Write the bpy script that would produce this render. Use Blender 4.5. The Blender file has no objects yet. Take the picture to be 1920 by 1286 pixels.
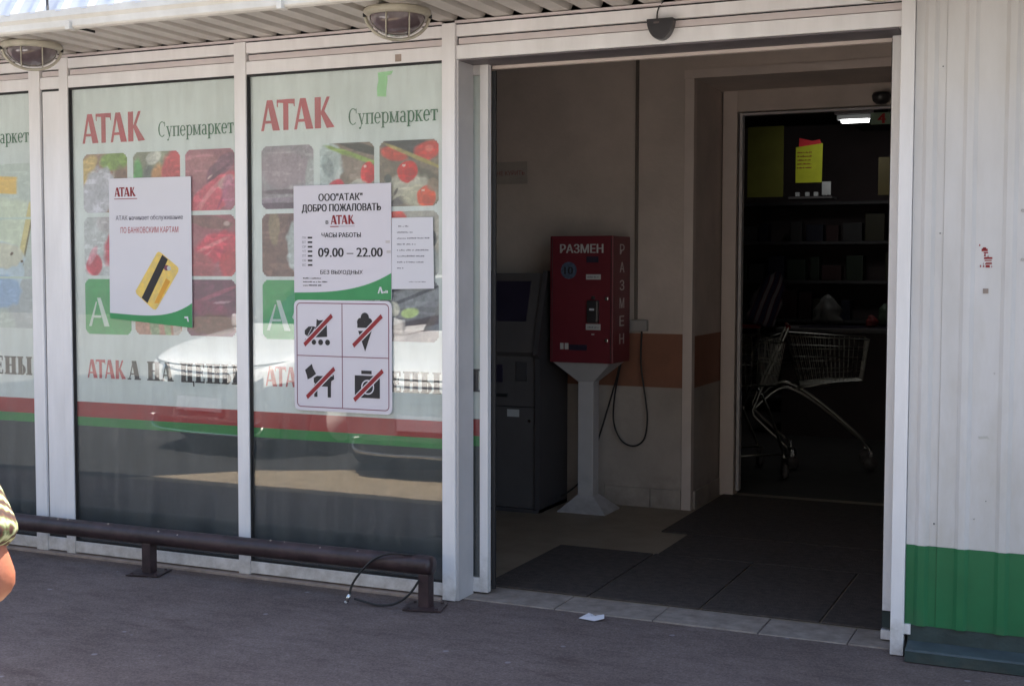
import bpy, bmesh, math, random
from mathutils import Vector, Matrix
R = math.radians
random.seed(7)
sc = bpy.context.scene
col = sc.collection

# ------------------------------------------------------------------ camera, light, exposure
cam_d = bpy.data.cameras.new('camera'); cam = bpy.data.objects.new('camera', cam_d); col.objects.link(cam)
cam_d.sensor_width = 36.0; cam_d.lens = 45.214; cam_d.clip_start = 0.05; cam_d.clip_end = 900
yaw, pitch, roll = R(24.3392), R(3.23343), R(-0.110515)
fwd = Vector((-math.sin(yaw)*math.cos(pitch), math.cos(yaw)*math.cos(pitch), -math.sin(pitch)))
rgt = Vector((math.cos(yaw), math.sin(yaw), 0)); dwn = fwd.cross(rgt)
r2 = math.cos(roll)*rgt + math.sin(roll)*dwn; d2 = -math.sin(roll)*rgt + math.cos(roll)*dwn
M = Matrix((r2, -d2, -fwd)).transposed().to_4x4()
M.translation = Vector((0, -5.0842, 1.47863)); cam.matrix_world = M
sc.camera = cam

SUN_EL, SUN_AZ = R(59.0), R(14.0)          # azimuth from +y towards +x
world = bpy.data.worlds.new('World'); sc.world = world; world.use_nodes = True
nt = world.node_tree; bg = nt.nodes['Background']
sky = nt.nodes.new('ShaderNodeTexSky'); sky.sky_type = 'NISHITA'; sky.sun_disc = False
sky.sun_elevation = SUN_EL; sky.sun_rotation = SUN_AZ; sky.air_density = 1.0; sky.dust_density = 2.2; sky.ozone_density = 1.0
nt.links.new(sky.outputs[0], bg.inputs[0]); bg.inputs[1].default_value = 0.13
sd = bpy.data.lights.new('sun', 'SUN'); sd.energy = 5.0; sd.angle = R(0.5); sd.color = (1.0, 0.95, 0.87)
sun = bpy.data.objects.new('sun', sd); col.objects.link(sun)
tosun = Vector((math.sin(SUN_AZ)*math.cos(SUN_EL), math.cos(SUN_AZ)*math.cos(SUN_EL), math.sin(SUN_EL)))
sun.rotation_euler = tosun.to_track_quat('Z', 'Y').to_euler(); sun.location = (3, 6, 12)
vs = sc.view_settings; vs.view_transform = 'Standard'; vs.look = 'None'; vs.exposure = 1.92; vs.gamma = 1.0
vs.use_curve_mapping = False
vs.use_white_balance = True; vs.white_balance_temperature = 6900; vs.white_balance_tint = 9
sc.cycles.max_bounces = 10; sc.cycles.transparent_max_bounces = 16; sc.cycles.diffuse_bounces = 6
sc.cycles.sample_clamp_indirect = 6.0

# ------------------------------------------------------------------ materials
def mat(name, c, rough=0.5, metal=0.0, var=0.12, scale=6.0, bump=0.0, bscale=60.0, spec=0.5, c2=None, stretch=None, coat=0.0):
    m = bpy.data.materials.new(name); m.use_nodes = True
    n = m.node_tree; b = n.nodes['Principled BSDF']
    b.inputs['Roughness'].default_value = rough; b.inputs['Metallic'].default_value = metal
    b.inputs['Specular IOR Level'].default_value = spec; b.inputs['Coat Weight'].default_value = coat
    tc = n.nodes.new('ShaderNodeTexCoord'); mp = n.nodes.new('ShaderNodeMapping')
    geo = n.nodes.new('ShaderNodeNewGeometry')
    n.links.new(geo.outputs['Position'], mp.inputs[0])
    if stretch: mp.inputs['Scale'].default_value = stretch
    nz = n.nodes.new('ShaderNodeTexNoise'); nz.inputs['Scale'].default_value = scale; nz.inputs['Detail'].default_value = 6
    nz.inputs['Roughness'].default_value = 0.62
    n.links.new(mp.outputs[0], nz.inputs['Vector'])
    cr = n.nodes.new('ShaderNodeValToRGB'); e = cr.color_ramp.elements
    lo = [x*(1-var) for x in c[:3]] if c2 is None else list(c2[:3]); hi = [min(1, x*(1+var)) for x in c[:3]]
    e[0].position = 0.32; e[0].color = (*lo, 1); e[1].position = 0.68; e[1].color = (*hi, 1)
    n.links.new(nz.outputs[0], cr.inputs[0]); n.links.new(cr.outputs[0], b.inputs['Base Color'])
    if bump:
        n2 = n.nodes.new('ShaderNodeTexNoise'); n2.inputs['Scale'].default_value = bscale; n2.inputs['Detail'].default_value = 4
        n.links.new(mp.outputs[0], n2.inputs['Vector'])
        bp = n.nodes.new('ShaderNodeBump'); bp.inputs['Strength'].default_value = bump; bp.inputs['Distance'].default_value = 0.01
        n.links.new(n2.outputs[0], bp.inputs['Height']); n.links.new(bp.outputs[0], b.inputs['Normal'])
    return m

def grime(m, z0, z1, c, amt=0.8, scale=9.0, stretch=(1, 1, 1)):
    """splashed dirt: strongest low down, broken up by noise"""
    n = m.node_tree; b = n.nodes['Principled BSDF']; L = n.links.new
    src = b.inputs['Base Color'].links[0].from_socket
    geo = n.nodes.new('ShaderNodeNewGeometry'); sx = n.nodes.new('ShaderNodeSeparateXYZ'); L(geo.outputs['Position'], sx.inputs[0])
    mr = n.nodes.new('ShaderNodeMapRange'); mr.inputs[1].default_value = z0; mr.inputs[2].default_value = z1; mr.inputs[3].default_value = 1; mr.inputs[4].default_value = 0
    L(sx.outputs[2], mr.inputs[0])
    mp = n.nodes.new('ShaderNodeMapping'); mp.inputs['Scale'].default_value = stretch; L(geo.outputs['Position'], mp.inputs[0])
    nz = n.nodes.new('ShaderNodeTexNoise'); nz.inputs['Scale'].default_value = scale; nz.inputs['Detail'].default_value = 8; nz.inputs['Roughness'].default_value = .7; L(mp.outputs[0], nz.inputs['Vector'])
    ml = n.nodes.new('ShaderNodeMath'); ml.operation = 'MULTIPLY'; L(mr.outputs[0], ml.inputs[0]); L(nz.outputs[0], ml.inputs[1])
    cr = n.nodes.new('ShaderNodeValToRGB'); cr.color_ramp.elements[0].position = .28; cr.color_ramp.elements[1].position = .62
    cr.color_ramp.elements[1].color = (amt, amt, amt, 1); L(ml.outputs[0], cr.inputs[0])
    mx = n.nodes.new('ShaderNodeMix'); mx.data_type = 'RGBA'; L(cr.outputs[0], mx.inputs[0]); L(src, mx.inputs[6]); mx.inputs[7].default_value = (*c, 1)
    L(mx.outputs[2], b.inputs['Base Color'])

def glass_mat(name, tint=(0.985, 0.992, 0.99), boost=1.0, wav=0.06):
    m = bpy.data.materials.new(name); m.use_nodes = True; n = m.node_tree
    n.nodes.remove(n.nodes['Principled BSDF']); out = n.nodes['Material Output']
    tr = n.nodes.new('ShaderNodeBsdfTransparent'); tr.inputs[0].default_value = (*tint, 1)
    gl = n.nodes.new('ShaderNodeBsdfGlossy'); gl.inputs['Roughness'].default_value = 0.006
    fr = n.nodes.new('ShaderNodeFresnel'); g0 = n.nodes.new('ShaderNodeNewGeometry')
    io = n.nodes.new('ShaderNodeMapRange'); io.inputs[3].default_value = 1.52; io.inputs[4].default_value = 1/1.52
    n.links.new(g0.outputs['Backfacing'], io.inputs[0]); n.links.new(io.outputs[0], fr.inputs[0])
    mu = n.nodes.new('ShaderNodeMath'); mu.operation = 'MULTIPLY'; mu.inputs[1].default_value = boost
    geo = n.nodes.new('ShaderNodeNewGeometry'); nz = n.nodes.new('ShaderNodeTexNoise'); nz.inputs['Scale'].default_value = 2.2
    bp = n.nodes.new('ShaderNodeBump'); bp.inputs['Strength'].default_value = wav; bp.inputs['Distance'].default_value = 0.01
    n.links.new(geo.outputs['Position'], nz.inputs['Vector']); n.links.new(nz.outputs[0], bp.inputs['Height'])
    n.links.new(bp.outputs[0], gl.inputs['Normal'])
    mx = n.nodes.new('ShaderNodeMixShader')
    n.links.new(fr.outputs[0], mu.inputs[0]); n.links.new(mu.outputs[0], mx.inputs[0])
    n.links.new(tr.outputs[0], mx.inputs[1]); n.links.new(gl.outputs[0], mx.inputs[2])
    df = n.nodes.new('ShaderNodeBsdfDiffuse'); df.inputs[0].default_value = (.62, .60, .56, 1)
    mp = n.nodes.new('ShaderNodeMapping'); mp.inputs['Scale'].default_value = (5, 1, .7); n.links.new(geo.outputs['Position'], mp.inputs[0])
    dn = n.nodes.new('ShaderNodeTexNoise'); dn.inputs['Scale'].default_value = 3.0; dn.inputs['Detail'].default_value = 8; dn.inputs['Roughness'].default_value = .7; n.links.new(mp.outputs[0], dn.inputs['Vector'])
    dr = n.nodes.new('ShaderNodeValToRGB'); dr.color_ramp.elements[0].position = .42; dr.color_ramp.elements[0].color = (.012, .012, .012, 1); dr.color_ramp.elements[1].position = .75; dr.color_ramp.elements[1].color = (.075, .075, .075, 1)
    n.links.new(dn.outputs[0], dr.inputs[0]); m2 = n.nodes.new('ShaderNodeMixShader'); n.links.new(dr.outputs[0], m2.inputs[0])
    n.links.new(mx.outputs[0], m2.inputs[1]); n.links.new(df.outputs[0], m2.inputs[2]); n.links.new(m2.outputs[0], out.inputs[0])
    return m

def print_mat(name, rough=0.4):
    m = bpy.data.materials.new(name); m.use_nodes = True; n = m.node_tree; b = n.nodes['Principled BSDF']
    at = n.nodes.new('ShaderNodeAttribute'); at.attribute_name = 'Col'
    n.links.new(at.outputs['Color'], b.inputs['Base Color']); b.inputs['Roughness'].default_value = rough
    return m

def emis_mat(name, c, s):
    m = bpy.data.materials.new(name); m.use_nodes = True; b = m.node_tree.nodes['Principled BSDF']
    b.inputs['Emission Color'].default_value = (*c, 1); b.inputs['Emission Strength'].default_value = s
    b.inputs['Base Color'].default_value = (0.8, 0.8, 0.8, 1)
    return m

def asphalt_mat():
    m = bpy.data.materials.new('asphalt'); m.use_nodes = True; n = m.node_tree; b = n.nodes['Principled BSDF']
    L = n.links.new; geo = n.nodes.new('ShaderNodeNewGeometry'); P = geo.outputs['Position']
    def noise(s, d=5, rough=0.6, st=None):
        z = n.nodes.new('ShaderNodeTexNoise'); z.inputs['Scale'].default_value = s; z.inputs['Detail'].default_value = d; z.inputs['Roughness'].default_value = rough
        if st:
            mp = n.nodes.new('ShaderNodeMapping'); mp.inputs['Scale'].default_value = st; L(P, mp.inputs[0]); L(mp.outputs[0], z.inputs['Vector'])
        else: L(P, z.inputs['Vector'])
        return z.outputs[0]
    def ramp(src, stops):
        r = n.nodes.new('ShaderNodeValToRGB'); e = r.color_ramp.elements
        while len(e) < len(stops): e.new(0.5)
        for i, (p_, c_) in enumerate(stops): e[i].position = p_; e[i].color = (*c_, 1) if len(c_) == 3 else c_
        L(src, r.inputs[0]); return r.outputs[0]
    def mix(a, b_, f, mode='MIX'):
        x = n.nodes.new('ShaderNodeMix'); x.data_type = 'RGBA'; x.blend_type = mode
        if isinstance(f, float): x.inputs[0].default_value = f
        else: L(f, x.inputs[0])
        L(a, x.inputs[6])
        if isinstance(b_, tuple): x.inputs[7].default_value = (*b_, 1)
        else: L(b_, x.inputs[7])
        return x.outputs[2]
    base = ramp(noise(120, 5, .7), [(0.30, (0.118, 0.092, 0.086)), (0.5, (0.178, 0.139, 0.131)), (0.70, (0.268, 0.212, 0.202))])
    big = ramp(noise(1.6, 6, 0.65), [(0.34, (0.80, 0.78, 0.77)), (0.66, (1.08, 1.08, 1.08))])
    c = mix(base, big, 1.0, 'MULTIPLY')
    mid = ramp(noise(9, 6, 0.7, (0.6, 1.6, 1)), [(0.30, (0.78, 0.76, 0.76)), (0.52, (1.0, 1.0, 1.0)), (0.72, (1.10, 1.1, 1.1))])
    c = mix(c, mid, 1.0, 'MULTIPLY')
    stain = ramp(noise(2.7, 5, 0.7, (0.55, 1.5, 1)), [(0.58, (1, 1, 1)), (0.70, (0.70, 0.66, 0.64))])
    c = mix(c, stain, 1.0, 'MULTIPLY')
    # pale trodden specks (gum, grit)
    vo = n.nodes.new('ShaderNodeTexVoronoi'); vo.inputs['Scale'].default_value = 5.5; L(P, vo.inputs['Vector'])
    wob = noise(40, 2)
    ad = n.nodes.new('ShaderNodeMath'); ad.operation = 'MULTIPLY_ADD'; ad.inputs[1].default_value = 0.05; L(wob, ad.inputs[0]); L(vo.outputs['Distance'], ad.inputs[2])
    sp = ramp(ad.outputs[0], [(0.075, (0.8, 0.8, 0.8)), (0.10, (0, 0, 0))])
    c = mix(c, (0.30, 0.27, 0.285), sp)
    L(c, b.inputs['Base Color']); b.inputs['Roughness'].default_value = 0.9; b.inputs['Specular IOR Level'].default_value = 0.25
    bp = n.nodes.new('ShaderNodeBump'); bp.inputs['Strength'].default_value = 0.8; bp.inputs['Distance'].default_value = 0.008
    L(noise(110, 6, .75), bp.inputs['Height']); L(bp.outputs[0], b.inputs['Normal'])
    return m

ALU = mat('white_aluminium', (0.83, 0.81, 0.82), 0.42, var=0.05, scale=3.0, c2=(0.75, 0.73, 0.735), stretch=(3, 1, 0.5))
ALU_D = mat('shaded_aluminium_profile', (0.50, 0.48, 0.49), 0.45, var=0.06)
PINK = mat('groove_strip', (0.62, 0.55, 0.55), 0.5, var=0.06)
BLACK = mat('rubber_gasket', (0.012, 0.012, 0.014), 0.6, var=0.1)
GLASS = glass_mat('window_glass', boost=1.8, wav=0.03)
SHEET = mat('white_sheet_metal', (0.65, 0.635, 0.64), 0.5, var=0.06, scale=2.2, c2=(0.575, 0.555, 0.545), bump=0.05, bscale=8, stretch=(2.0, 1, 0.5))
SHEETG = mat('green_sheet_metal', (0.012, 0.150, 0.055), 0.45, var=0.10, scale=5)
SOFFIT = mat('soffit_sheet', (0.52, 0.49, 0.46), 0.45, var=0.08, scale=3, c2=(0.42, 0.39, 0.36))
PLINTH = mat('dark_plinth', (0.028, 0.047, 0.046), 0.55, var=0.25, scale=10, bump=0.2)
PLINTHT = mat('plinth_ledge', (0.052, 0.072, 0.080), 0.5, var=0.25, scale=12)
GUTTER = mat('gutter_enamel', (0.72, 0.70, 0.66), 0.4, var=0.05, scale=5, c2=(0.62, 0.59, 0.54))
BULB = mat('lamp_glass', (0.11, 0.082, 0.09), 0.12, var=0.2, scale=20, coat=0.5)
LAMPM = mat('lamp_enamel', (0.44, 0.41, 0.34), 0.45, var=0.12, scale=12, c2=(0.33, 0.30, 0.235))
SENS = mat('sensor_plastic', (0.035, 0.032, 0.036), 0.3, var=0.1)
PIPE = mat('brown_pipe_paint', (0.045, 0.026, 0.028), 0.42, var=0.4, scale=9, c2=(0.020, 0.012, 0.014), bump=0.3, bscale=30)
CHIP = mat('bare_paint_chip', (0.30, 0.24, 0.21), 0.7)
CABLE = mat('black_cable', (0.012, 0.011, 0.012), 0.45)
CHROME = mat('chrome', (0.62, 0.62, 0.62), 0.22, metal=1.0, var=0.05)
PAPER = mat('white_paper', (0.67, 0.66, 0.71), 0.65, var=0.02, scale=3)
PAPER2 = mat('laminated_board', (0.66, 0.63, 0.69), 0.5, var=0.03, scale=2)
INK = mat('black_ink', (0.020, 0.018, 0.022), 0.6, var=0.1)
INKG = mat('grey_ink', (0.20, 0.19, 0.23), 0.6, var=0.2, scale=60)
INKR = mat('red_ink', (0.42, 0.035, 0.045), 0.6, var=0.1)
INKDR = mat('dark_red_ink', (0.27, 0.012, 0.02), 0.55, var=0.2)
INKP = mat('plum_line', (0.22, 0.07, 0.11), 0.6)
INKGR = mat('green_print', (0.035, 0.27, 0.095), 0.5, var=0.08)
YEL = mat('yellow_card', (0.72, 0.50, 0.10), 0.5, var=0.22, scale=35, c2=(0.62, 0.47, 0.18))
ORA = mat('orange_print', (0.68, 0.33, 0.04), 0.5)
MINT = mat('mint_film', (0.76, 0.815, 0.80), 0.5, var=0.04, scale=1.5, c2=(0.64, 0.705, 0.68))
FILMR = mat('red_film_stripe', (0.42, 0.045, 0.045), 0.5, var=0.07)
FILMG = mat('green_film_stripe', (0.035, 0.27, 0.07), 0.5, var=0.07)
FILMD = mat('dark_grey_film', (0.044, 0.058, 0.066), 0.5, var=0.15, scale=4, stretch=(2.5, 1, 0.6))
LOGOG = mat('film_logo_green', (0.05, 0.33, 0.12), 0.5, var=0.06)
LOGOM = mat('film_logo_pale', (0.60, 0.72, 0.64), 0.5, var=0.05)
LETR = mat('film_red_letter', (0.50, 0.085, 0.10), 0.5, var=0.12)
LETG = mat('film_green_letter', (0.05, 0.16, 0.085), 0.5)
LETB = mat('film_black_letter', (0.028, 0.026, 0.032), 0.5)
PHOTO = print_mat('printed_food_photo')
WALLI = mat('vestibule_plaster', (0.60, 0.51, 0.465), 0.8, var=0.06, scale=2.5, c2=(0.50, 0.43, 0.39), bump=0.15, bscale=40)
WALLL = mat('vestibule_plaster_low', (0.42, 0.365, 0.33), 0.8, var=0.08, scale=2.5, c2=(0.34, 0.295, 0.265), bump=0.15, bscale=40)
TRIMI = mat('corner_trim', (0.62, 0.53, 0.49), 0.6, var=0.05)
BAND = mat('orange_wall_band', (0.26, 0.105, 0.062), 0.6, var=0.12, scale=3)
FLOORI = mat('vestibule_floor', (0.25, 0.20, 0.145), 0.55, var=0.2, scale=4, bump=0.1)
TILE = mat('threshold_tile', (0.30, 0.255, 0.225), 0.75, var=0.16, scale=14, c2=(0.20, 0.165, 0.145), bump=0.25, bscale=80)
MATM = mat('rubber_mat', (0.060, 0.046, 0.040), 0.85, var=0.35, scale=30, bump=0.6, bscale=120)
REDM = mat('red_machine_paint', (0.15, 0.017, 0.028), 0.4, var=0.1, scale=4)
GREYP = mat('grey_pedestal', (0.48, 0.46, 0.47), 0.45, var=0.05)
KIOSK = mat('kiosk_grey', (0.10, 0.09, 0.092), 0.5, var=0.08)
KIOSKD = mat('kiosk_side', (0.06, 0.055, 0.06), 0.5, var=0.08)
SCREEN = mat('dark_screen', (0.03, 0.024, 0.045), 0.3, var=0.1)
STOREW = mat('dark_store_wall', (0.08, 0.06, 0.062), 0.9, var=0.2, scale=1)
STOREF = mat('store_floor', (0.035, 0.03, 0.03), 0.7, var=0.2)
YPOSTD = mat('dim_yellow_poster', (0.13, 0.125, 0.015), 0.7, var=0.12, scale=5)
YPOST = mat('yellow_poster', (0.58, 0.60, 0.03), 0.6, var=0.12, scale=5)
RPOST = mat('red_poster', (0.70, 0.03, 0.04), 0.6)
LABEL = mat('pale_label', (0.50, 0.50, 0.50), 0.5)
SIGN4 = mat('pale_green_sign', (0.38, 0.52, 0.38), 0.5)
CARW = mat('white_car_paint', (0.84, 0.84, 0.84), 0.30, var=0.02, coat=1.0)
CARB = mat('bumper_shade', (0.075, 0.075, 0.08), 0.45, var=0.05)  # shade on the car fronts put into the bumper colour
CARG = mat('car_glass', (0.02, 0.025, 0.03), 0.05, var=0.1, coat=1.0)
TYRE = mat('tyre_rubber', (0.02, 0.02, 0.02), 0.8)
SKIN = mat('tanned_skin', (0.30, 0.105, 0.062), 0.5, var=0.10, scale=25, bump=0.1, bscale=90)
HAIR = mat('brown_hair', (0.05, 0.025, 0.015), 0.5, var=0.3, scale=30)
TROUS = mat('dark_trousers', (0.03, 0.03, 0.05), 0.8)
CREAM = mat('cream_piping', (0.80, 0.78, 0.60), 0.6)
SUNLIT = mat('sunlit_ground_tone', (0.34, 0.27, 0.19), 0.85, var=0.15, scale=9, c2=(0.26, 0.205, 0.145), bump=0.2)  # beige tone with the sunlight on the ground put into the colour
ASPH = asphalt_mat()
FOUND = mat('foundation_strip', (0.34, 0.27, 0.235), 0.8, var=0.2, scale=15)

grime(ALU, -.05, .45, (.30, .26, .22), .75, 11)
grime(SHEETG, -.02, .40, (.10, .10, .07), .55, 9)
grime(SHEET, .2, 2.6, (.42, .37, .28), .40, 5, (2.2, 1, .7))
grime(PLINTH, -.06, .14, (.13, .11, .08), .6, 12)
grime(WALLI, .2, 3.4, (.24, .195, .165), .35, 4, (1, 1, .6))
grime(BAND, .5, 1.6, (.12, .07, .05), .5, 7)
grime(FLOORI, -.5, .5, (.10, .08, .06), .7, 4)
grime(MATM, -.5, .5, (.11, .09, .075), .45, 7)
grime(TILE, -.5, .5, (.13, .11, .095), .7, 6)
grime(WALLL, -.1, .6, (.13, .105, .085), .7, 6)
grime(GREYP, -.1, .6, (.15, .13, .12), .6, 9)
def fabric_mat():
    m = bpy.data.materials.new('patterned_fabric'); m.use_nodes = True; n = m.node_tree; b = n.nodes['Principled BSDF']
    geo = n.nodes.new('ShaderNodeNewGeometry'); w = n.nodes.new('ShaderNodeTexWave'); w.inputs['Scale'].default_value = 14
    w.bands_direction = 'X'; w.inputs['Distortion'].default_value = 9; w.inputs['Detail'].default_value = 3; w.inputs['Detail Scale'].default_value = 1.2
    mp = n.nodes.new('ShaderNodeMapping'); mp.inputs['Scale'].default_value = (1.6, 1.6, 0.55); n.links.new(geo.outputs['Position'], mp.inputs[0])
    n.links.new(mp.outputs[0], w.inputs['Vector'])
    r = n.nodes.new('ShaderNodeValToRGB'); e = r.color_ramp.elements
    e[0].position = 0; e[0].color = (0.03, 0.012, 0.010, 1); e[1].position = 1; e[1].color = (0.38, 0.40, 0.24, 1)
    for p_, c_ in ((0.3, (0.085, 0.03, 0.018)), (0.5, (0.08, 0.09, 0.035)), (0.72, (0.18, 0.20, 0.10))):
        x = e.new(p_); x.color = (*c_, 1)
    n.links.new(w.outputs[0], r.inputs[0]); n.links.new(r.outputs[0], b.inputs['Base Color']); b.inputs['Roughness'].default_value = 0.8
    return m
FABRIC = fabric_mat()
def stripes_mat():
    m = bpy.data.materials.new('striped_cloth'); m.use_nodes = True; n = m.node_tree; b = n.nodes['Principled BSDF']
    tc = n.nodes.new('ShaderNodeTexCoord'); w = n.nodes.new('ShaderNodeTexWave'); w.inputs['Scale'].default_value = 4.5; w.inputs['Distortion'].default_value = 1.5
    n.links.new(tc.outputs['Object'], w.inputs['Vector'])
    r = n.nodes.new('ShaderNodeValToRGB'); e = r.color_ramp.elements; r.color_ramp.interpolation = 'CONSTANT'
    e[0].position = 0; e[0].color = (0.018, 0.012, 0.045, 1); e[1].position = 0.72; e[1].color = (0.16, 0.14, 0.16, 1)
    x = e.new(0.4); x.color = (0.06, 0.01, 0.02, 1)
    n.links.new(w.outputs[0], r.inputs[0]); n.links.new(r.outputs[0], b.inputs['Base Color']); b.inputs['Roughness'].default_value = 0.9
    return m
STRIPE = stripes_mat()

# ------------------------------------------------------------------ mesh helpers
class MB:
    def __init__(s): s.v = []; s.f = []
    def add(s, vs_, fs):
        o = len(s.v); s.v += [tuple(v) for v in vs_]; s.f += [tuple(i+o for i in f) for f in fs]; return s
    def box(s, x0, x1, y0, y1, z0, z1):
        return s.add([(x0,y0,z0),(x1,y0,z0),(x1,y1,z0),(x0,y1,z0),(x0,y0,z1),(x1,y0,z1),(x1,y1,z1),(x0,y1,z1)],
                     [(0,3,2,1),(4,5,6,7),(0,1,5,4),(1,2,6,5),(2,3,7,6),(3,0,4,7)])
    def prism(s, pts, a, b, axis='y'):
        """polygon given as (p,q) extruded from a to b along the axis; (x,z) for y, (y,z) for x, (x,y) for z"""
        def P(p, q, t): return {'y': (p, t, q), 'x': (t, p, q), 'z': (p, q, t)}[axis]
        n = len(pts); vs_ = [P(p, q, a) for p, q in pts] + [P(p, q, b) for p, q in pts]
        fs = [tuple(range(n)), tuple(range(2*n-1, n-1, -1))] + [(i, i+n, (i+1) % n+n, (i+1) % n) for i in range(n)]
        return s.add(vs_, fs)
    def tube(s, pts, r, seg=10, cap=True):
        pts = [Vector(p) for p in pts]; n = len(pts); rings = []
        up = Vector((0, 0, 1)); prev = None
        for i, p in enumerate(pts):
            t = (pts[min(i+1, n-1)] - pts[max(i-1, 0)]).normalized()
            if prev is None:
                a = t.cross(up);
                if a.length < 1e-3: a = t.cross(Vector((1, 0, 0)))
                a.normalize()
            else:
                a = (prev - t*prev.dot(t)); a.normalize()
            prev = a; b = t.cross(a)
            rr = r[i] if isinstance(r, (list, tuple)) else r
            rings.append([p + rr*(math.cos(2*math.pi*k/seg)*a + math.sin(2*math.pi*k/seg)*b) for k in range(seg)])
        vs_ = [v for rg in rings for v in rg]; fs = []
        for i in range(n-1):
            for k in range(seg):
                k2 = (k+1) % seg; fs.append((i*seg+k, i*seg+k2, (i+1)*seg+k2, (i+1)*seg+k))
        if cap: fs += [tuple(range(seg-1, -1, -1)), tuple((n-1)*seg+k for k in range(seg))]
        return s.add(vs_, fs)
    def lathe(s, prof, c, seg=32, half=None):
        vs_ = []; fs = []; n = len(prof)
        for r_, z in prof:
            for k in range(seg):
                a = 2*math.pi*k/seg; vs_.append((c[0]+r_*math.cos(a), c[1]+r_*math.sin(a), c[2]+z))
        for i in range(n-1):
            for k in range(seg):
                k2 = (k+1) % seg; fs.append((i*seg+k, i*seg+k2, (i+1)*seg+k2, (i+1)*seg+k))
        return s.add(vs_, fs)
    def build(s, name, m, parent=None, smooth=False, bevel=0.0, fix=True):
        me = bpy.data.meshes.new(name); me.from_pydata(s.v, [], s.f); me.materials.append(m)
        if fix:
            bm = bmesh.new(); bm.from_mesh(me); bmesh.ops.recalc_face_normals(bm, faces=bm.faces)
            if bevel: bmesh.ops.bevel(bm, geom=list(bm.edges), offset=bevel, segments=2, affect='EDGES', profile=0.6, clamp_overlap=True)
            bm.to_mesh(me); bm.free()
        if smooth:
            for p in me.polygons: p.use_smooth = True
        o = bpy.data.objects.new(name, me); col.objects.link(o)
        if parent is not None: o.parent = parent
        return o

def box(name, x0, x1, y0, y1, z0, z1, m, parent=None, bevel=0.0):
    return MB().box(x0, x1, y0, y1, z0, z1).build(name, m, parent, bevel=bevel)
def thing(name, label, cat, group=None):
    o = bpy.data.objects.new(name, None); col.objects.link(o); o.empty_display_size = 0.1
    return tag(o, label, cat, group)
def tag(o, label=None, cat=None, group=None, kind=None):
    if label: o['label'] = label
    if cat: o['category'] = cat
    if group: o['group'] = group
    if kind: o['kind'] = kind
    return o
def struct(o): o['kind'] = 'structure'; return o
def smooth_path(pts, n=8):
    pts = [Vector(p) for p in pts]; P = [pts[0]] + pts + [pts[-1]]; out = []
    for i in range(1, len(P)-2):
        for k in range(n):
            t = k/n; a, b, c, d = P[i-1], P[i], P[i+1], P[i+2]
            out.append(0.5*((2*b) + (c-a)*t + (2*a-5*b+4*c-d)*t*t + (3*b-a-3*c+d)*t**3))
    out.append(pts[-1]); return out

# --- text: a real flat mesh, fitted into a box of the wall plane (x0..x1, z0..z1) at depth y
def text(body, x0, x1, z0, z1, y, m, parent, name='lettering', side=None, bold=0.0):
    c = bpy.data.curves.new('t', 'FONT'); c.body = body; c.resolution_u = 3
    o = bpy.data.objects.new('t', c); col.objects.link(o)
    me = bpy.data.meshes.new_from_object(o.evaluated_get(bpy.context.evaluated_depsgraph_get()))
    bpy.data.objects.remove(o); bpy.data.curves.remove(c)
    xs = [v.co.x for v in me.vertices]; ys = [v.co.y for v in me.vertices]
    a, b, e, f = min(xs), max(xs), min(ys), max(ys)
    for v in me.vertices:
        u = x0 + (v.co.x-a)/(b-a)*(x1-x0); w = z0 + (v.co.y-e)/max(f-e, 1e-6)*(z1-z0)
        v.co = (u, y, w) if side is None else (side, u, w)
    if bold:
        n0 = len(me.vertices); sh_ = bold*(z1-z0)*1.6; fs = [tuple(p.vertices) for p in me.polygons]; vv = [tuple(v.co) for v in me.vertices]
        V2 = vv + [((p[0]+sh_, p[1]-.00004, p[2]) if side is None else (p[0]+.00004, p[1]+sh_, p[2])) for p in vv]
        me = bpy.data.meshes.new(name); me.from_pydata(V2, [], fs+[tuple(i+n0 for i in f) for f in fs])
    me.name = name; me.materials.clear(); me.materials.append(m)
    ob = bpy.data.objects.new(name, me); col.objects.link(ob); ob.parent = parent
    return ob
def polys(lst, x0, x1, z0, z1, y, m, parent, name='lettering'):
    """flat polygons (u,v) fitted to a box"""
    us = [u for p in lst for u, v in p]; w_ = [v for p in lst for u, v in p]
    a, b, e, f = min(us), max(us), min(w_), max(w_)
    mb = MB()
    for i, p in enumerate(lst):
        mb.add([(x0+(u-a)/(b-a)*(x1-x0), y-0.00002*i, z0+(v-e)/(f-e)*(z1-z0)) for u, v in p], [tuple(range(len(p)))])
    return mb.build(name, m, parent, fix=False)
def Rc(a, b, c, d): return [(a, b), (c, b), (c, d), (a, d)]
def Ln(a, b, c, d, w): return [(a-w/2, b), (a+w/2, b), (c+w/2, d), (c-w/2, d)]
def arc(cx, cy, rx, ry, a0, a1, tk, tn, n=14):
    out = []
    for i in range(n):
        q = []
        for a in (a0+(a1-a0)*i/n, a0+(a1-a0)*(i+1)/n):
            t = R(a); w = tn+(tk-tn)*abs(math.cos(t)); q.append(((cx+rx*math.cos(t), cy+ry*math.sin(t)), (cx+(rx-w)*math.cos(t), cy+(ry-tn)*math.sin(t))))
        out.append([q[0][0], q[1][0], q[1][1], q[0][1]])
    return out
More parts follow.
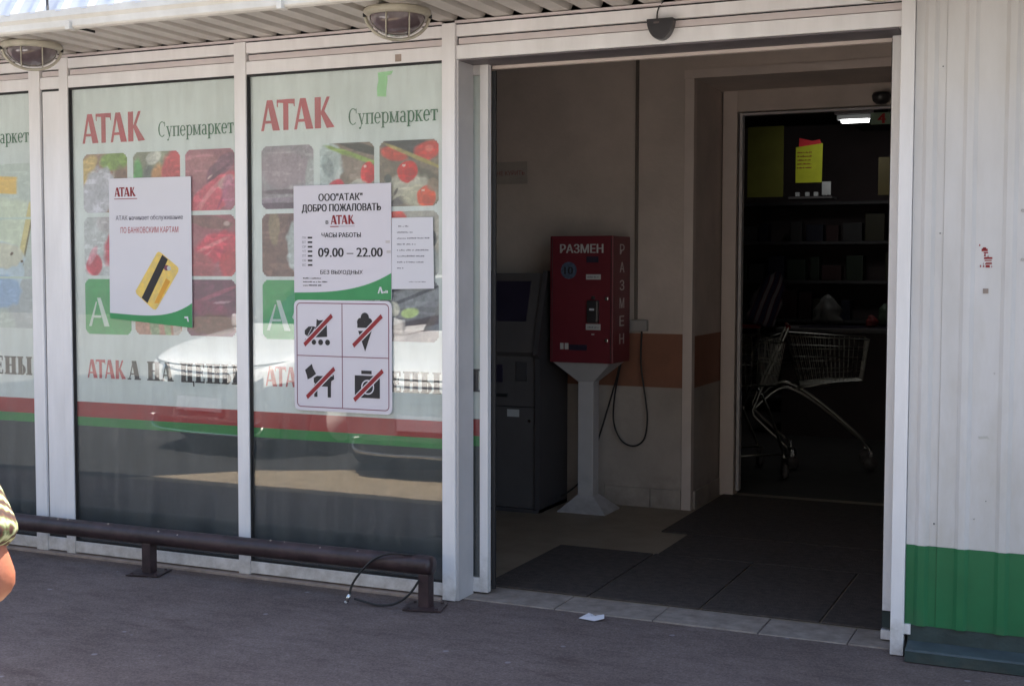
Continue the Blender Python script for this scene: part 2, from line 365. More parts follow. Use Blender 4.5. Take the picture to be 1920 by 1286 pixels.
def atak():
    A = lambda s: [[(s+.28, 1), (s+.56, 1), (s+.93, 0), (s+.57, 0)], [(s+.28, 1), (s+.38, .88), (s+.12, 0), (s-.02, 0)], Rc(s+.14, .24, s+.62, .33)]
    T = lambda s: [Rc(s+.26, 0, s+.52, .96), [(s-.06, 1), (s+.84, 1), (s+.80, .84), (s-.02, .90)], [(s-.06, 1), (s+.0, .98), (s+.0, .74), (s-.06, .78)], [(s+.78, 1), (s+.84, 1), (s+.84, .74), (s+.78, .78)]]
    K = lambda s: [Rc(s+.04, 0, s+.34, 1), [(s+.30, .46), (s+.62, 1), (s+.78, 1), (s+.42, .40)], [(s+.30, .52), (s+.50, .56), (s+1.0, .02), (s+.62, 0)]]
    return A(0) + T(.84) + A(1.66) + K(2.62)
def serif(word, bold=False):
    tk = 0.30 if bold else 0.13; tn = 0.07 if bold else 0.06; sf = 0.08 if bold else 0.05; sx = .07; out = []; X = 0.0
    W = {'С': .75, 'у': .6, 'п': .68, 'е': .56, 'р': .62, 'м': .78, 'а': .58, 'к': .62, 'т': .58, 'А': .9, 'Н': .95, 'Ц': .95, 'Е': .72, 'Ы': 1.15, ' ': .38}
    for ch in word:
        w = W[ch]; P = []; h = .68
        def stem(x, a, b, top=True, bot=True):
            P.append(Rc(x, a, x+tk, b))
            if bot: P.append(Rc(x-sx, a, x+tk+sx, a+sf))
            if top: P.append(Rc(x-sx, b-sf, x+tk+sx, b))
        if ch == 'С': P += arc(.38, .5, .36, .52, 50, 310, tk, tn); P.append(Rc(.60, .68, .66, .98))
        elif ch == 'у': P += [Ln(.12, h, .34, 0, tk), Ln(.50, h, .22, -.25, tn), Rc(0, h-sf, .26, h), Rc(.38, h-sf, .6, h), Rc(.10, -.28, .26, -.18)]
        elif ch == 'п': stem(.08, 0, h); stem(.68-.08-tk, 0, h); P.append(Rc(.05, h-sf*1.3, .63, h))
        elif ch == 'е': P += arc(.28, .34, .26, .36, 0, 320, tk, tn); P.append(Rc(.06, .33, .5, .39))
        elif ch == 'р': stem(.08, -.28, h); P += arc(.34, .34, .26, .36, -140, 140, tk, tn)
        elif ch == 'м': stem(.07, 0, h); stem(.78-.07-tk, 0, h); P += [Ln(.14, h, .36, .05, tk*.8), Ln(.62, h, .42, .05, tn)]
        elif ch == 'а': stem(.36, 0, h*.72, top=False); P += arc(.28, .18, .22, .20, 60, 330, tk*.9, tn) + arc(.28, .46, .21, .23, 0, 150, tk, tn)
        elif ch == 'к': stem(.08, 0, h); P += [Ln(.20, .34, .5, h, tn*1.2), Ln(.26, .42, .50, 0, tk), Rc(.38, 0, .62, sf), Rc(.38, h-sf, .6, h)]
        elif ch == 'т': stem(.29-tk/2, 0, h); P += [Rc(.02, h-sf*1.3, .56, h), Rc(.02, h-.2, .08, h), Rc(.50, h-.2, .56, h)]
        elif ch == 'А': P += [Ln(.42, 1, .64, 0, tk), Ln(.38, 1, .12, 0, tn), Rc(.2, .27, .55, .27+tn), Rc(0, 0, .24, sf), Rc(.45, 0, .86, sf)]
        elif ch == 'Н': stem(.1, 0, 1); stem(.95-.1-tk, 0, 1); P.append(Rc(.2, .47, .8, .55))
        elif ch == 'Ц': stem(.1, 0, 1, bot=False); stem(.9-.1-tk, 0, 1, bot=False); P += [Rc(.1, 0, .94, .08), Rc(.86, -.2, .94, .08)]
        elif ch == 'Е': stem(.1, 0, 1); P += [Rc(.1, 0, .64, sf), Rc(.1, 1-sf, .62, 1), Rc(.3, .47, .52, .54), Rc(.57, 0, .64, .25), Rc(.55, .76, .62, 1), Rc(.46, .36, .52, .66)]
        elif ch == 'Ы': stem(.1, 0, 1); stem(1.1-.06-tk, 0, 1); P += arc(.36, .28, .28, .29, -110, 110, tk*.7, tn)
        out += [[(u+X, v) for u, v in p] for p in P]; X += w
    return out

# --- printed photographs: a fine grid whose colours are computed (flat print only)
def hsh(x, z, s):
    v = math.sin(x*12.9898*s+z*78.233*s)*43758.5453; return v-math.floor(v)
def vnoise(x, z):
    xi, zi = math.floor(x), math.floor(z); u, v = x-xi, z-zi; u = u*u*(3-2*u); v = v*v*(3-2*v)
    a, b, c, d = (hsh(xi, zi, 1), hsh(xi+1, zi, 1), hsh(xi, zi+1, 1), hsh(xi+1, zi+1, 1))
    return (a*(1-u)+b*u)*(1-v)+(c*(1-u)+d*u)*v
def paint(x, z, base, ops, nz=0.25, ns=28):
    c = list(base)
    for op in ops:
        (cx, cz, rx, rz, ang, cc, soft, wt) = op[:8]
        dx, dz = x-cx, z-cz; ca, sa = math.cos(R(ang)), math.sin(R(ang))
        dd = math.sqrt(((dx*ca+dz*sa)/rx)**2+((-dx*sa+dz*ca)/rz)**2)
        if len(op) > 8: dd = max(abs(dx*ca+dz*sa)/rx, abs(-dx*sa+dz*ca)/rz)
        dd += (0.22 if len(op) == 8 else .04)*(vnoise(x*30+cx*50, z*30)-.5)
        t = min(1, max(0, (1-dd)/(soft*.55)+.5))*wt
        c = [a*(1-t)+b*t for a, b in zip(c, cc)]
    k = 1+nz*(vnoise(x*ns, z*ns)-.5)+nz*(vnoise(x*ns*3.1, z*ns*3.1)-.5)+nz*.9*(vnoise(x*170, z*150)-.5)
    v_ = vnoise(x*22+4*vnoise(x*9, z*9), z*70)
    if v_ > .74: k *= 1+nz*1.1
    c = [min(1, max(0, q*k*1.12)) for q in c]; g_ = sum(c)/3
    return [min(1, max(0.004, g_+(q-g_)*1.12)) for q in c]
def photo(x0, x1, z0, z1, y, base, ops, parent, rad=0.035, nz=0.25, step=0.0042, name='food_photo', corners=(1, 1, 1, 1)):
    nx = max(2, int((x1-x0)/step)); nz_ = max(2, int((z1-z0)/step)); V = []; C = []; F = []
    for j in range(nz_+1):
        for i in range(nx+1):
            x = x0+(x1-x0)*i/nx; z = z0+(z1-z0)*j/nz_; V.append((x, y, z)); C.append(paint(x, z, base, ops, nz))
    for j in range(nz_):
        for i in range(nx):
            x = x0+(x1-x0)*(i+.5)/nx; z = z0+(z1-z0)*(j+.5)/nz_
            ex = rad-min(x-x0, x1-x); ez = rad-min(z-z0, z1-z)
            ci = (0 if x < (x0+x1)/2 else 1) + (0 if z < (z0+z1)/2 else 2)
            if ex > 0 and ez > 0 and ex*ex+ez*ez > rad*rad and corners[ci]: continue
            a = j*(nx+1)+i; F.append((a, a+1, a+nx+2, a+nx+1))
    me = bpy.data.meshes.new(name); me.from_pydata(V, [], F); at = me.color_attributes.new('Col', 'FLOAT_COLOR', 'POINT')
    at.data.foreach_set('color', [q for c in C for q in (*c, 1.0)])
    me.materials.append(PHOTO); o = bpy.data.objects.new(name, me); col.objects.link(o); o.parent = parent; return o

# ------------------------------------------------------------------ ground
g = MB(); g.add([(-300, -400, -0.004), (300, -400, -0.004), (300, 20, -0.004), (-300, 20, -0.004)], [(0, 1, 2, 3)])
struct(g.build('ground', ASPH, fix=False))
big = MB(); big.add([(-60, -60, -.002), (60, -60, -.002), (60, -2.02, -.002), (-60, -2.02, -.002)], [(0, 1, 2, 3)])
struct(big.build('yard', mat('yard_surface', (.15, .145, .135), .9, var=.1, scale=1), fix=False))
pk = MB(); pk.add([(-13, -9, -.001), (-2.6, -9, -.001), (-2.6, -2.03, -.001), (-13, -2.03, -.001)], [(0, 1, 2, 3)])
struct(pk.build('shaded_parking_bay', mat('shaded_asphalt_tone', (.030, .030, .032), .9, var=.2, scale=30), fix=False))  # shaded ground beyond the sunlit patch, painted as darker asphalt
pv = MB(); pv.add([(-6.1, -1.95, 0.002), (-5.70, -2.75, 0.002), (-5.0, -3.3, 0.002), (9, -4.7, 0.002), (9, -0.7, 0.002)], [(0, 1, 2, 3, 4)])
# sunlit ground patch put into the colour as a beige band in front of the parking bays (seen in the window reflections)
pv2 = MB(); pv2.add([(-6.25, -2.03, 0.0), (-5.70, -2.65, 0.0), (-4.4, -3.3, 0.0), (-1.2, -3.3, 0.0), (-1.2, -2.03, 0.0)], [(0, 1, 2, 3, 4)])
struct(pv2.build('sunlit_patch', SUNLIT, fix=False))

# ------------------------------------------------------------------ building shell
XL, XR = -9.5, 6.0
struct(MB().box(XL, XR, 0.10, 12.2, 3.12, 3.42).build('roof', STOREW))
wl = struct(MB().box(XL, -6.1, 0.02, 0.30, 0, 3.10).build('wall_left', SHEET))
struct(MB().box(XL, XL+0.2, 0.30, 12.0, 0, 3.10).build('wall_side_left', STOREW))
struct(MB().box(XR-0.2, XR, 0.20, 12.0, 0, 3.10).build('wall_side_right', STOREW))
struct(MB().box(XL, XR, 12.0, 12.2, 0, 3.10).build('wall_far', STOREW))
struct(MB().box(-6.1, XR, 0.17, 0.30, 2.56, 3.10).build('wall_over_shopfront', STOREW))
# vestibule floor and threshold
fl = struct(MB().box(-6.1, -0.60, 0.30, 3.30, -0.02, 0.0).build('floor', FLOORI))
tx = [-2.57, -2.12, -1.67, -1.22, -0.86, -0.60]
for a, b in zip(tx[:-1], tx[1:]):
    MB().box(a+0.003, b-0.003, 0.055, 0.295, -0.03, random.uniform(0.0, 0.004)).build('tile', TILE, fl, bevel=0.002)
struct(MB().box(-2.62, -0.60, 0.03, 0.30, -0.04, -0.006).build('threshold_bed', PLINTH))
sf = struct(MB().box(XL+.2, XR-.2, 3.301, 12.0, -0.02, 0.0).build('store_floor', STOREF))
# vestibule back wall (y 2.55) with orange band; opening from x=-2.24
wb = struct(MB().box(-6.1, -2.242, 2.55, 3.24, 0.755, 3.10).build('wall_back', WALLI))
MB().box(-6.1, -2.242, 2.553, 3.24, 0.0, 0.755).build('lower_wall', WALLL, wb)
MB().box(-6.1, -2.300, 2.546, 2.552, 0.755, 1.088).build('orange_band', BAND, wb)
MB().box(-2.2425, -2.2385, 2.60, 3.235, 0.755, 1.075).build('orange_band', BAND, wb)
MB().box(-2.298, -2.238, 2.538, 2.60, 0.0, 2.64).build('corner_trim', TRIMI, wb, bevel=0.003)
bx = -6.1
while bx < -2.30:
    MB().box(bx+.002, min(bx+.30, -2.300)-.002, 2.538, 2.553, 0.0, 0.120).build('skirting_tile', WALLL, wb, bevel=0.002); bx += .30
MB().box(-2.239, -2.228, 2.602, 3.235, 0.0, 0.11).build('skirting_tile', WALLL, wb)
MB().box(-2.242, -0.60, 2.55, 3.24, 2.64, 3.10).build('lintel', WALLI, wb)
MB().box(-2.30, -0.60, 2.535, 2.549, 2.64, 2.69).build('moulding', TRIMI, wb)
wi = struct(MB().box(-2.235, -0.60, 3.242, 3.38, 2.66, 3.10).build('wall_inner', WALLI))
MB().box(-6.1, -2.235, 3.242, 3.38, 0, 3.10).build('wall_panel', STOREW, wi)
MB().box(-0.60, XR-.2, 3.242, 3.38, 0, 3.10).build('wall_panel', STOREW, wi)
struct(MB().box(-0.60, -0.45, 0.33, 3.24, 0, 3.10).build('wall_right', WALLI))
struct(MB().box(-6.1, -5.95, 0.30, 3.24, 0, 3.10).build('wall_left_inner', WALLI))
struct(MB().box(-6.1, -0.45, 0.30, 3.24, 3.00, 3.11).build('ceiling', WALLI))

# inner door frame
idf = thing('inner_door_frame', 'pale frame of the inner doorway leading from the vestibule into the dark shop', 'door frame')
box('jamb', -2.232, -2.138, 3.18, 3.30, 0, 2.66, TRIMI, idf, 0.004)
box('jamb', -0.66, -0.602, 3.18, 3.30, 0, 2.66, TRIMI, idf, 0.004)
box('header', -2.138, -0.66, 3.182, 3.30, 2.505, 2.66, WALLI, idf)
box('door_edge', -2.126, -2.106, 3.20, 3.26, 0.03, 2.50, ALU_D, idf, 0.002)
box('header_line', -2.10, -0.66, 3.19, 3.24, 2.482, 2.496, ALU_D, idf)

# ------------------------------------------------------------------ shopfront (aluminium glazing)
sfx = thing('shopfront', 'white aluminium shopfront glazing with printed supermarket window films', 'shopfront')
def mull(x0, x1, z0=0.0, z1=2.552, y0=-0.006): return box('mullion', x0, x1, y0, 0.09, z0, z1, ALU, sfx, 0.0025)
mull(-5.042, -4.968, 0.009); mull(-4.838, -4.782, 0.009, y0=-0.005)
mull(-3.750, -3.684, 0.009); mull(-2.636, -2.572, 0.0, 2.556, -0.012)
mull(-0.686, -0.636, 0.0, 2.566, -0.02)
box('infill_panel', -4.958, -4.842, 0.004, 0.05, 0.11, 2.388, ALU, sfx, 0.002)
box('panel_backing', -4.968, -4.838, 0.012, 0.09, 0.05, 2.40, BLACK, sfx)
spans = [(-6.10, -5.042), (-4.968, -4.838), (-4.782, -3.750), (-3.684, -2.636), (-2.572, -0.686)]
for a, b in spans:
    box('header_rail', a+.001, b-.001, 0.0, 0.088, 2.400, 2.4600, ALU, sfx, 0.002)
    box('header_rail', a+.001, b-.001, 0.0, 0.088, 2.498, 2.5480, ALU, sfx, 0.002)
    box('groove_strip', a+.010, b-.002, 0.006, 0.05, 2.4635, 2.4905, PINK, sfx, 0.001)
    box('groove_backing', a, b, 0.020, 0.085, 2.455, 2.500, BLACK, sfx)
for a, b in ((-6.10, -2.636), (-2.572, -0.686)):
    box('cap_strip', a, b, -0.012, 0.02, 2.5540, 2.5640, PINK, sfx)
    box('cap_gap', a, b, 0.004, 0.10, 2.549, 2.5538, BLACK, sfx)
for a, b in (spans[0], spans[2], spans[3]):
    box('sill', a+.001, b-.001, 0.0, 0.088, 0.016, 0.074, ALU, sfx, 0.002)
box('sill', -4.967, -4.839, 0.0, 0.088, 0.016, 0.082, ALU, sfx, 0.002)
box('foundation_strip', -6.1, -2.64, -0.028, 0.10, -0.02, 0.008, FOUND, sfx, 0.003)
# jamb and header box of the sliding door
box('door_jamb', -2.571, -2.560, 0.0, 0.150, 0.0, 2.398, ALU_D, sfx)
box('header_soffit', -2.560, -0.70, 0.006, 0.196, 2.393, 2.3985, mat('soffit_shade', (.13, .115, .125), .6), sfx)  # dark grey puts the shade under the header into the colour
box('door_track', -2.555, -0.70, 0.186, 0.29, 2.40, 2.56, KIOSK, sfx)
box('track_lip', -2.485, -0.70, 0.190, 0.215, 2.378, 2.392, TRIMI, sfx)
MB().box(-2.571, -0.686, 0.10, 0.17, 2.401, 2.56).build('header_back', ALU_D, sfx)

FY = 0.016
def film(x0, x1, zt, parent_name='window_film', only=None, y=FY, zb=0.07):
    f = MB().add([(x0, y, 0.80), (x1, y, 0.802), (x1, y, zt), (x0, y, zt)], [(0, 1, 2, 3)])
    return f
def stripes(x0, x1, parent, y=FY, zb=0.07):
    MB().add([(x0, y, 0.722), (x1, y, 0.724), (x1, y, .802), (x0, y, .80)], [(0, 1, 2, 3)]).build('red_stripe', FILMR, parent, fix=False)
    MB().add([(x0, y, 0.676), (x1, y, 0.677), (x1, y, .724), (x0, y, .722)], [(0, 1, 2, 3)]).build('green_stripe', FILMG, parent, fix=False)
    MB().add([(x0, y, zb), (x1, y, zb), (x1, y, .677), (x0, y, .676)], [(0, 1, 2, 3)]).build('dark_stripe', FILMD, parent, fix=False)
def slogan(xl, parent, y):
    polys(atak(), xl+.085, xl+.335, .925, 1.020, y, LETR, parent)
    for w, a, b, zb in (('А', .345, .430, .925), ('НА', .470, .635, .925), ('ЦЕНЫ', .675, 1.028, .905)):
        polys(serif(w, True), xl+a, xl+b, zb, 1.020, y, LETB, parent)
def frame_window(x0, x1):
    b = 0.009
    g_ = MB(); g_.box(x0, x0+b, .003, .03, .074, 2.40); g_.box(x1-b*.5, x1, .003, .03, .074, 2.40)
    g_.box(x0+b, x1-b*.5, .003, .03, 2.389, 2.40); g_.box(x0+b, x1-b*.5, .003, .03, .074, .084)
    g_.build('gasket', BLACK, sfx)
    box('gasket_bead', x0+b+.006, x0+b+.010, .005, .0085, .084, 2.389, BLACK, sfx)
    box('window_pane', x0+.004, x1-.004, .0086, .0136, .078, 2.396, GLASS, sfx)

# palette (base colours of the prints)
gr = (0.32, 0.40, 0.36)
def tiles(xl, y, parent, specs, cols, rows=((1.765, 2.060), (1.447, 1.743), (1.155, 1.430))):
    for (ci, ri), (base, ops) in specs.items():
        x0, x1 = cols[ci]; z0, z1 = rows[ri]
        photo(xl+x0, xl+x1, z0, z1, y, base, [(xl+o[0], *o[1:]) for o in ops], parent)
cols = ((.078, .362), (.400, .690), (.722, 1.015))
# ---- window 0 (far left, only its right part in view): dairy photo
frame_window(-6.10, -5.042)
f0 = film(-6.09, -5.05, 2.39).build('window_film', MINT, sfx, fix=False); stripes(-6.09, -5.05, f0)
polys(serif('Супермаркет'), -5.545, -5.062, 2.118, 2.212, FY-.001, LETG, f0)
photo(-6.05, -5.055, 1.17, 2.03, FY-.0006, (.50, .56, .52), [
    (-5.32, 1.925, .165, .045, -3, (.72, .50, .16), .15, 1, 'r'), (-5.30, 1.70, .20, .16, -8, (.60, .66, .54), .25, 1, 'r'),
    (-5.105, 1.64, .022, .19, -16, (.62, .55, .28), .15, 1, 'r'), (-5.082, 1.65, .006, .18, -16, (.20, .18, .10), .3, 1, 'r'),
    (-5.06, 1.30, .16, .20, 0, (.42, .44, .47), .6, .7), (-5.28, 1.48, .17, .15, 0, (.52, .62, .68), .12, 1), (-5.28, 1.55, .15, .07, 0, (.60, .60, .50), .25, 1),
    (-5.28, 1.36, .14, .09, 0, (.34, .46, .62), .4, 1), (-5.2, 1.56, .012, .008, 30, (.12, .08, .05), .3, 1), (-5.13, 1.52, .01, .008, 10, (.12, .08, .05), .3, 1)], f0, rad=.001, nz=.10)
for z in (1.745, 1.435): box('divider', -6.05, -5.055, FY-.0012, FY-.0010, z-.006, z+.006, LOGOM, f0)
slogan(-6.10, f0, FY-.001)
# ---- window 1: vegetables and meat
frame_window(-4.782, -3.750)
f1 = film(-4.775, -3.757, 2.39).build('window_film', MINT, sfx, fix=False); stripes(-4.775, -3.757, f1)
polys(atak(), -4.705, -4.305, 2.115, 2.262, FY-.001, LETR, f1)
polys(serif('Супермаркет'), -4.222, -3.768, 2.110, 2.205, FY-.001, LETG, f1)
tiles(-4.782, FY-.0006, f1, {
    (0, 0): ((.30, .20, .15), [(.10, 1.98, .09, .05, 50, (.50, .38, .18), .4, 1), (.20, 1.95, .16, .04, 48, (.42, .15, .12), .4, 1), (.28, 2.02, .09, .05, 0, (.20, .30, .08), .5, 1),
        (.17, 1.86, .10, .14, -25, (.48, .48, .52), .3, 1), (.31, 1.86, .012, .12, 18, (.40, .36, .30), .4, 1), (.34, 1.9, .05, .1, 20, (.20, .12, .09), .5, .8)]),
    (1, 0): ((.24, .25, .18), [(.43, 1.88, .035, .15, 0, (.12, .33, .12), .5, 1), (.50, 1.88, .05, .12, 0, (.15, .17, .15), .5, 1), (.56, 1.86, .06, .14, 0, (.46, .25, .12), .4, 1),
        (.64, 1.92, .07, .16, -10, (.50, .10, .11), .4, 1), (.53, 2.03, .05, .03, 20, (.5, .5, .45), .5, 1)]),
    (2, 0): ((.32, .13, .16), [(.82, 1.98, .11, .07, 0, (.40, .18, .20), .6, 1), (.93, 1.97, .10, .04, 35, (.22, .10, .14), .4, 1), (.90, 1.84, .17, .075, 30, (.55, .12, .16), .3, 1), (.88, 1.86, .11, .012, 42, (.66, .25, .28), .8, .8), (.95, 1.84, .08, .008, 60, (.36, .06, .14), .7, .8), (.84, 1.82, .07, .010, 55, (.64, .24, .26), .8, .7), (.87, 1.925, .018, .007, 30, (.62, .44, .42), .5, .9), (.92, 1.945, .08, .010, 32, (.14, .06, .09), .5, .9),
        (.96, 1.90, .05, .025, 30, (.55, .38, .36), .5, .8), (.98, 1.85, .04, .08, 0, (.42, .16, .24), .6, .8)]),
    (0, 1): ((.50, .52, .53), [(.30, 1.62, .13, .07, 55, (.55, .08, .13), .5, 1), (.14, 1.50, .05, .055, 0, (.50, .08, .12), .4, 1), (.22, 1.72, .06, .06, 0, (.45, .42, .44), .5, .8), (.13, 1.55, .05, .02, 60, (.6, .3, .36), .6, .8)]),
    (1, 1): ((.42, .2, .2), []),
    (2, 1): ((.34, .12, .15), [(.86, 1.71, .14, .03, -8, (.22, .11, .11), .4, 1), (.92, 1.59, .15, .07, 12, (.54, .09, .13), .4, 1), (.88, 1.60, .10, .010, 20, (.66, .25, .27), .8, .7), (.96, 1.56, .07, .009, -15, (.38, .05, .10), .7, .8), (.965, 1.70, .02, .012, 0, (.55, .40, .38), .6, .8), (.83, 1.54, .06, .006, 35, (.60, .22, .25), .8, .7), (.80, 1.50, .10, .06, -20, (.36, .10, .12), .5, 1), (.97, 1.50, .05, .07, 0, (.5, .08, .1), .5, .8)]),
    (1, 2): ((.40, .22, .17), [(.52, 1.2, .03, .08, 10, (.22, .30, .18), .5, 1), (.60, 1.2, .02, .08, 10, (.24, .33, .18), .5, 1), (.66, 1.19, .025, .08, 0, (.45, .40, .36), .5, 1)]),
    (2, 2): ((.16, .055, .10), [(.90, 1.36, .14, .01, 18, (.34, .10, .16), .5, 1), (.85, 1.29, .12, .04, -8, (.23, .06, .11), .6, 1), (.93, 1.32, .05, .006, 5, (.5, .3, .36), .5, .9), (.88, 1.21, .16, .05, 0, (.14, .05, .045), .6, 1)]),
}, cols)
def logo_tile(xl, f, y):
    o = photo(xl+.078, xl+.375, 1.150, 1.430, y, (.055, .33, .12), [], f, nz=.06, name='logo_square')
    A = [[(.42, 1), (.60, 1), (1.02, 0), (.76, 0)], [(.36, .86), (.42, .86), (.14, 0), (.0, 0)], Rc(.17, .30, .62, .38), [(1.10, .45), (1.30, .85), (1.36, .80), (1.16, .38)], [(1.30, .85), (1.36, .85), (1.52, .40), (1.44, .38)]]
    polys(A, xl+.10, xl+.30, 1.19, 1.335, y-.0006, LOGOM, o, 'logo_mark')
    return o
lt = logo_tile(-4.782, f1, FY-.0006)
slogan(-4.782, f1, FY-.001)
# ---- window 2: desserts
frame_window(-3.684, -2.636)
f2 = film(-3.677, -2.643, 2.39).build('window_film', MINT, sfx, fix=False); stripes(-3.677, -2.643, f2)
polys(atak(), -3.612, -3.205, 2.132, 2.275, FY-.001, LETR, f2)
polys(serif('Супермаркет'), -3.130, -2.668, 2.120, 2.215, FY-.001, LETG, f2)
MB().add([(x, FY-.0015, z) for x, z in ((-2.978, 2.262), (-2.932, 2.258), (-2.930, 2.292), (-2.924, 2.330), (-2.926, 2.352), (-2.905, 2.356), (-2.895, 2.372), (-2.975, 2.368), (-2.972, 2.330), (-2.980, 2.300))], [tuple(range(10))]).build('green_reflection', mat('painted_green_reflection', (.36, .72, .36), .5), f2, fix=False)  # green reflection in the pane, painted as a shape on the film
cols2 = ((.072, .363), (.397, .688), (.716, 1.018))
tiles(-3.684, FY-.0006, f2, {
    (0, 0): ((.30, .27, .29), [(.22, 1.93, .17, .12, 0, (.33, .31, .33), .4, 1), (.2, 1.95, .14, .09, 0, (.37, .30, .33), .6, .8), (.22, 1.845, .17, .012, 0, (.14, .10, .13), .8, .9), (.22, 1.80, .16, .02, 0, (.28, .23, .28), .6, 1),
        (.2, 1.776, .2, .018, 0, (.12, .08, .12), .5, 1), (.35, 1.90, .03, .10, 0, (.40, .42, .42), .5, .8)]),
    (1, 0): ((.22, .17, .13), [(.44, 1.98, .08, .10, 20, (.44, .50, .49), .35, 1), (.42, 1.84, .10, .10, 0, (.46, .52, .52), .4, 1), (.58, 2.00, .16, .012, -18, (.26, .36, .10), .6, 1), (.62, 2.035, .14, .02, -16, (.05, .05, .04), .5, 1),
        (.60, 1.93, .10, .05, -30, (.30, .24, .20), .5, .8), (.62, 1.875, .05, .02, 0, (.5, .47, .40), .3, 1), (.655, 1.92, .042, .05, 0, (.60, .045, .05), .2, 1), (.665, 1.905, .026, .03, 0, (.42, .02, .03), .7, .8), (.64, 1.95, .008, .006, 0, (.85, .6, .55), .5, 1), (.44, 1.955, .03, .05, 20, (.25, .30, .30), .6, .8), (.49, 1.90, .012, .05, -20, (.60, .64, .62), .6, .8), (.49, 1.845, .05, .05, 10, (.60, .06, .09), .25, 1), (.60, 1.84, .06, .045, 20, (.50, .48, .42), .4, 1), (.57, 1.85, .02, .01, 0, (.1, .1, .09), .4, 1)]),
    (2, 0): ((.20, .16, .12), [(.86, 2.03, .12, .05, -8, (.05, .05, .05), .5, 1), (.79, 2.00, .07, .03, -15, (.48, .07, .05), .5, 1), (.96, 2.01, .07, .04, 15, (.52, .06, .05), .5, 1), (.90, 1.985, .16, .009, -22, (.38, .32, .12), .7, 1),
        (.93, 1.90, .11, .035, -20, (.11, .10, .07), .5, 1), (.84, 1.85, .12, .065, 10, (.42, .40, .33), .4, 1), (.845, 1.862, .055, .02, 0, (.52, .50, .42), .3, 1), (.86, 1.92, .05, .048, 0, (.60, .03, .03), .2, 1), (.872, 1.905, .03, .028, 0, (.40, .015, .02), .7, .8), (.842, 1.948, .009, .006, 0, (.85, .6, .55), .5, 1), (.91, 1.875, .014, .022, 25, (.56, .54, .46), .4, 1), (.905, 1.84, .03, .006, 30, (.10, .09, .08), .5, 1), (.87, 1.805, .035, .007, -20, (.07, .07, .06), .5, 1), (.80, 1.83, .022, .007, 60, (.09, .08, .07), .5, 1), (.76, 1.89, .02, .02, 45, (.08, .09, .08), .4, 1),
        (.82, 1.79, .05, .018, 20, (.12, .11, .11), .5, 1), (.92, 1.81, .10, .05, 0, (.46, .44, .34), .5, .9), (.955, 1.805, .05, .048, 0, (.66, .10, .05), .2, 1), (.965, 1.79, .03, .028, 0, (.50, .06, .03), .7, .7), (.94, 1.835, .009, .005, 0, (.9, .6, .5), .5, 1), (.97, 2.02, .02, .014, 0, (.70, .2, .16), .7, .7), (.99, 1.86, .03, .03, 30, (.30, .22, .16), .5, .8)]),
    (0, 1): ((.20, .12, .11), [(.14, 1.68, .03, .08, 0, (.28, .22, .15), .5, .8), (.24, 1.66, .03, .08, 0, (.15, .09, .09), .5, .8), (.33, 1.58, .12, .15, 0, (.46, .50, .50), .2, 1)]),
    (1, 1): ((.3, .2, .18), []),
    (2, 1): ((.40, .38, .34), [(.80, 1.71, .06, .035, 0, (.55, .06, .05), .3, 1), (.99, 1.62, .02, .035, 0, (.06, .07, .08), .4, 1), (.99, 1.53, .02, .02, 0, (.07, .08, .09), .4, 1), (.96, 1.50, .08, .07, 0, (.35, .38, .38), .5, 1)]),
    (1, 2): ((.26, .22, .24), []),
    (2, 2): ((.20, .20, .21), [(.80, 1.405, .08, .022, 10, (.05, .045, .05), .5, 1), (.93, 1.37, .16, .05, 18, (.27, .28, .29), .3, 1), (.86, 1.35, .20, .008, 20, (.10, .10, .11), .6, 1), (.785, 1.30, .035, .033, 0, (.70, .68, .58), .4, 1), (.87, 1.285, .045, .022, 8, (.45, .55, .25), .5, 1),
        (.90, 1.235, .2, .022, 12, (.08, .06, .07), .5, 1), (.88, 1.175, .22, .035, 0, (.27, .22, .22), .2, 1)]),
}, cols2)
logo_tile(-3.690, f2, FY-.0006)
slogan(-3.684, f2, FY-.001)

# ------------------------------------------------------------------ sliding door leaves (parked behind the fixed glazing)
sl = thing('sliding_door', 'white framed sliding glass door leaf parked open beside the dessert window', 'sliding door')
box('stile', -2.528, -2.488, .150, .185, .010, 2.400, ALU, sl, .002)
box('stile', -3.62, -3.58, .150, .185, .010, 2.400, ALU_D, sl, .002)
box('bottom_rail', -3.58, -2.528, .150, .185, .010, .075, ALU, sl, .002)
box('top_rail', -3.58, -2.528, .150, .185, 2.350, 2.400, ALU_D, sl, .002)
box('door_pane', -3.58, -2.528, .160, .165, .075, 2.350, GLASS, sl)
lf = MB().add([(-3.58, .170, .80), (-2.53, .170, .80), (-2.53, .170, 2.35), (-3.58, .170, 2.35)], [(0, 1, 2, 3)]).build('door_film', MINT, sl, fix=False)
stripes(-3.58, -2.53, lf, .170, .075)
polys(serif('ЦЕНЫ', True), -2.88, -2.536, .905, 1.030, .169, LETB, lf)
box('door_gap', -2.487, -2.468, .19, .20, .02, 2.37, BLACK, sl)
sr = thing('sliding_door', 'white edge of the right sliding door leaf beside the corrugated wall', 'sliding door')
box('stile', -0.741, -0.706, .150, .185, .125, 2.398, ALU, sr, .002)
box('rubber_seal', -0.704, -0.689, .155, .185, .05, 2.398, BLACK, sr)
box('bottom_rail', -0.741, -0.70, .155, .185, .055, .120, PLINTH, sr)
box('floor_guide', -0.745, -0.695, .145, .19, .010, .048, ALU, sr, .002)
box('side_channel', -0.7485, -0.7415, .188, .24, .01, 2.39, BLACK, sr)

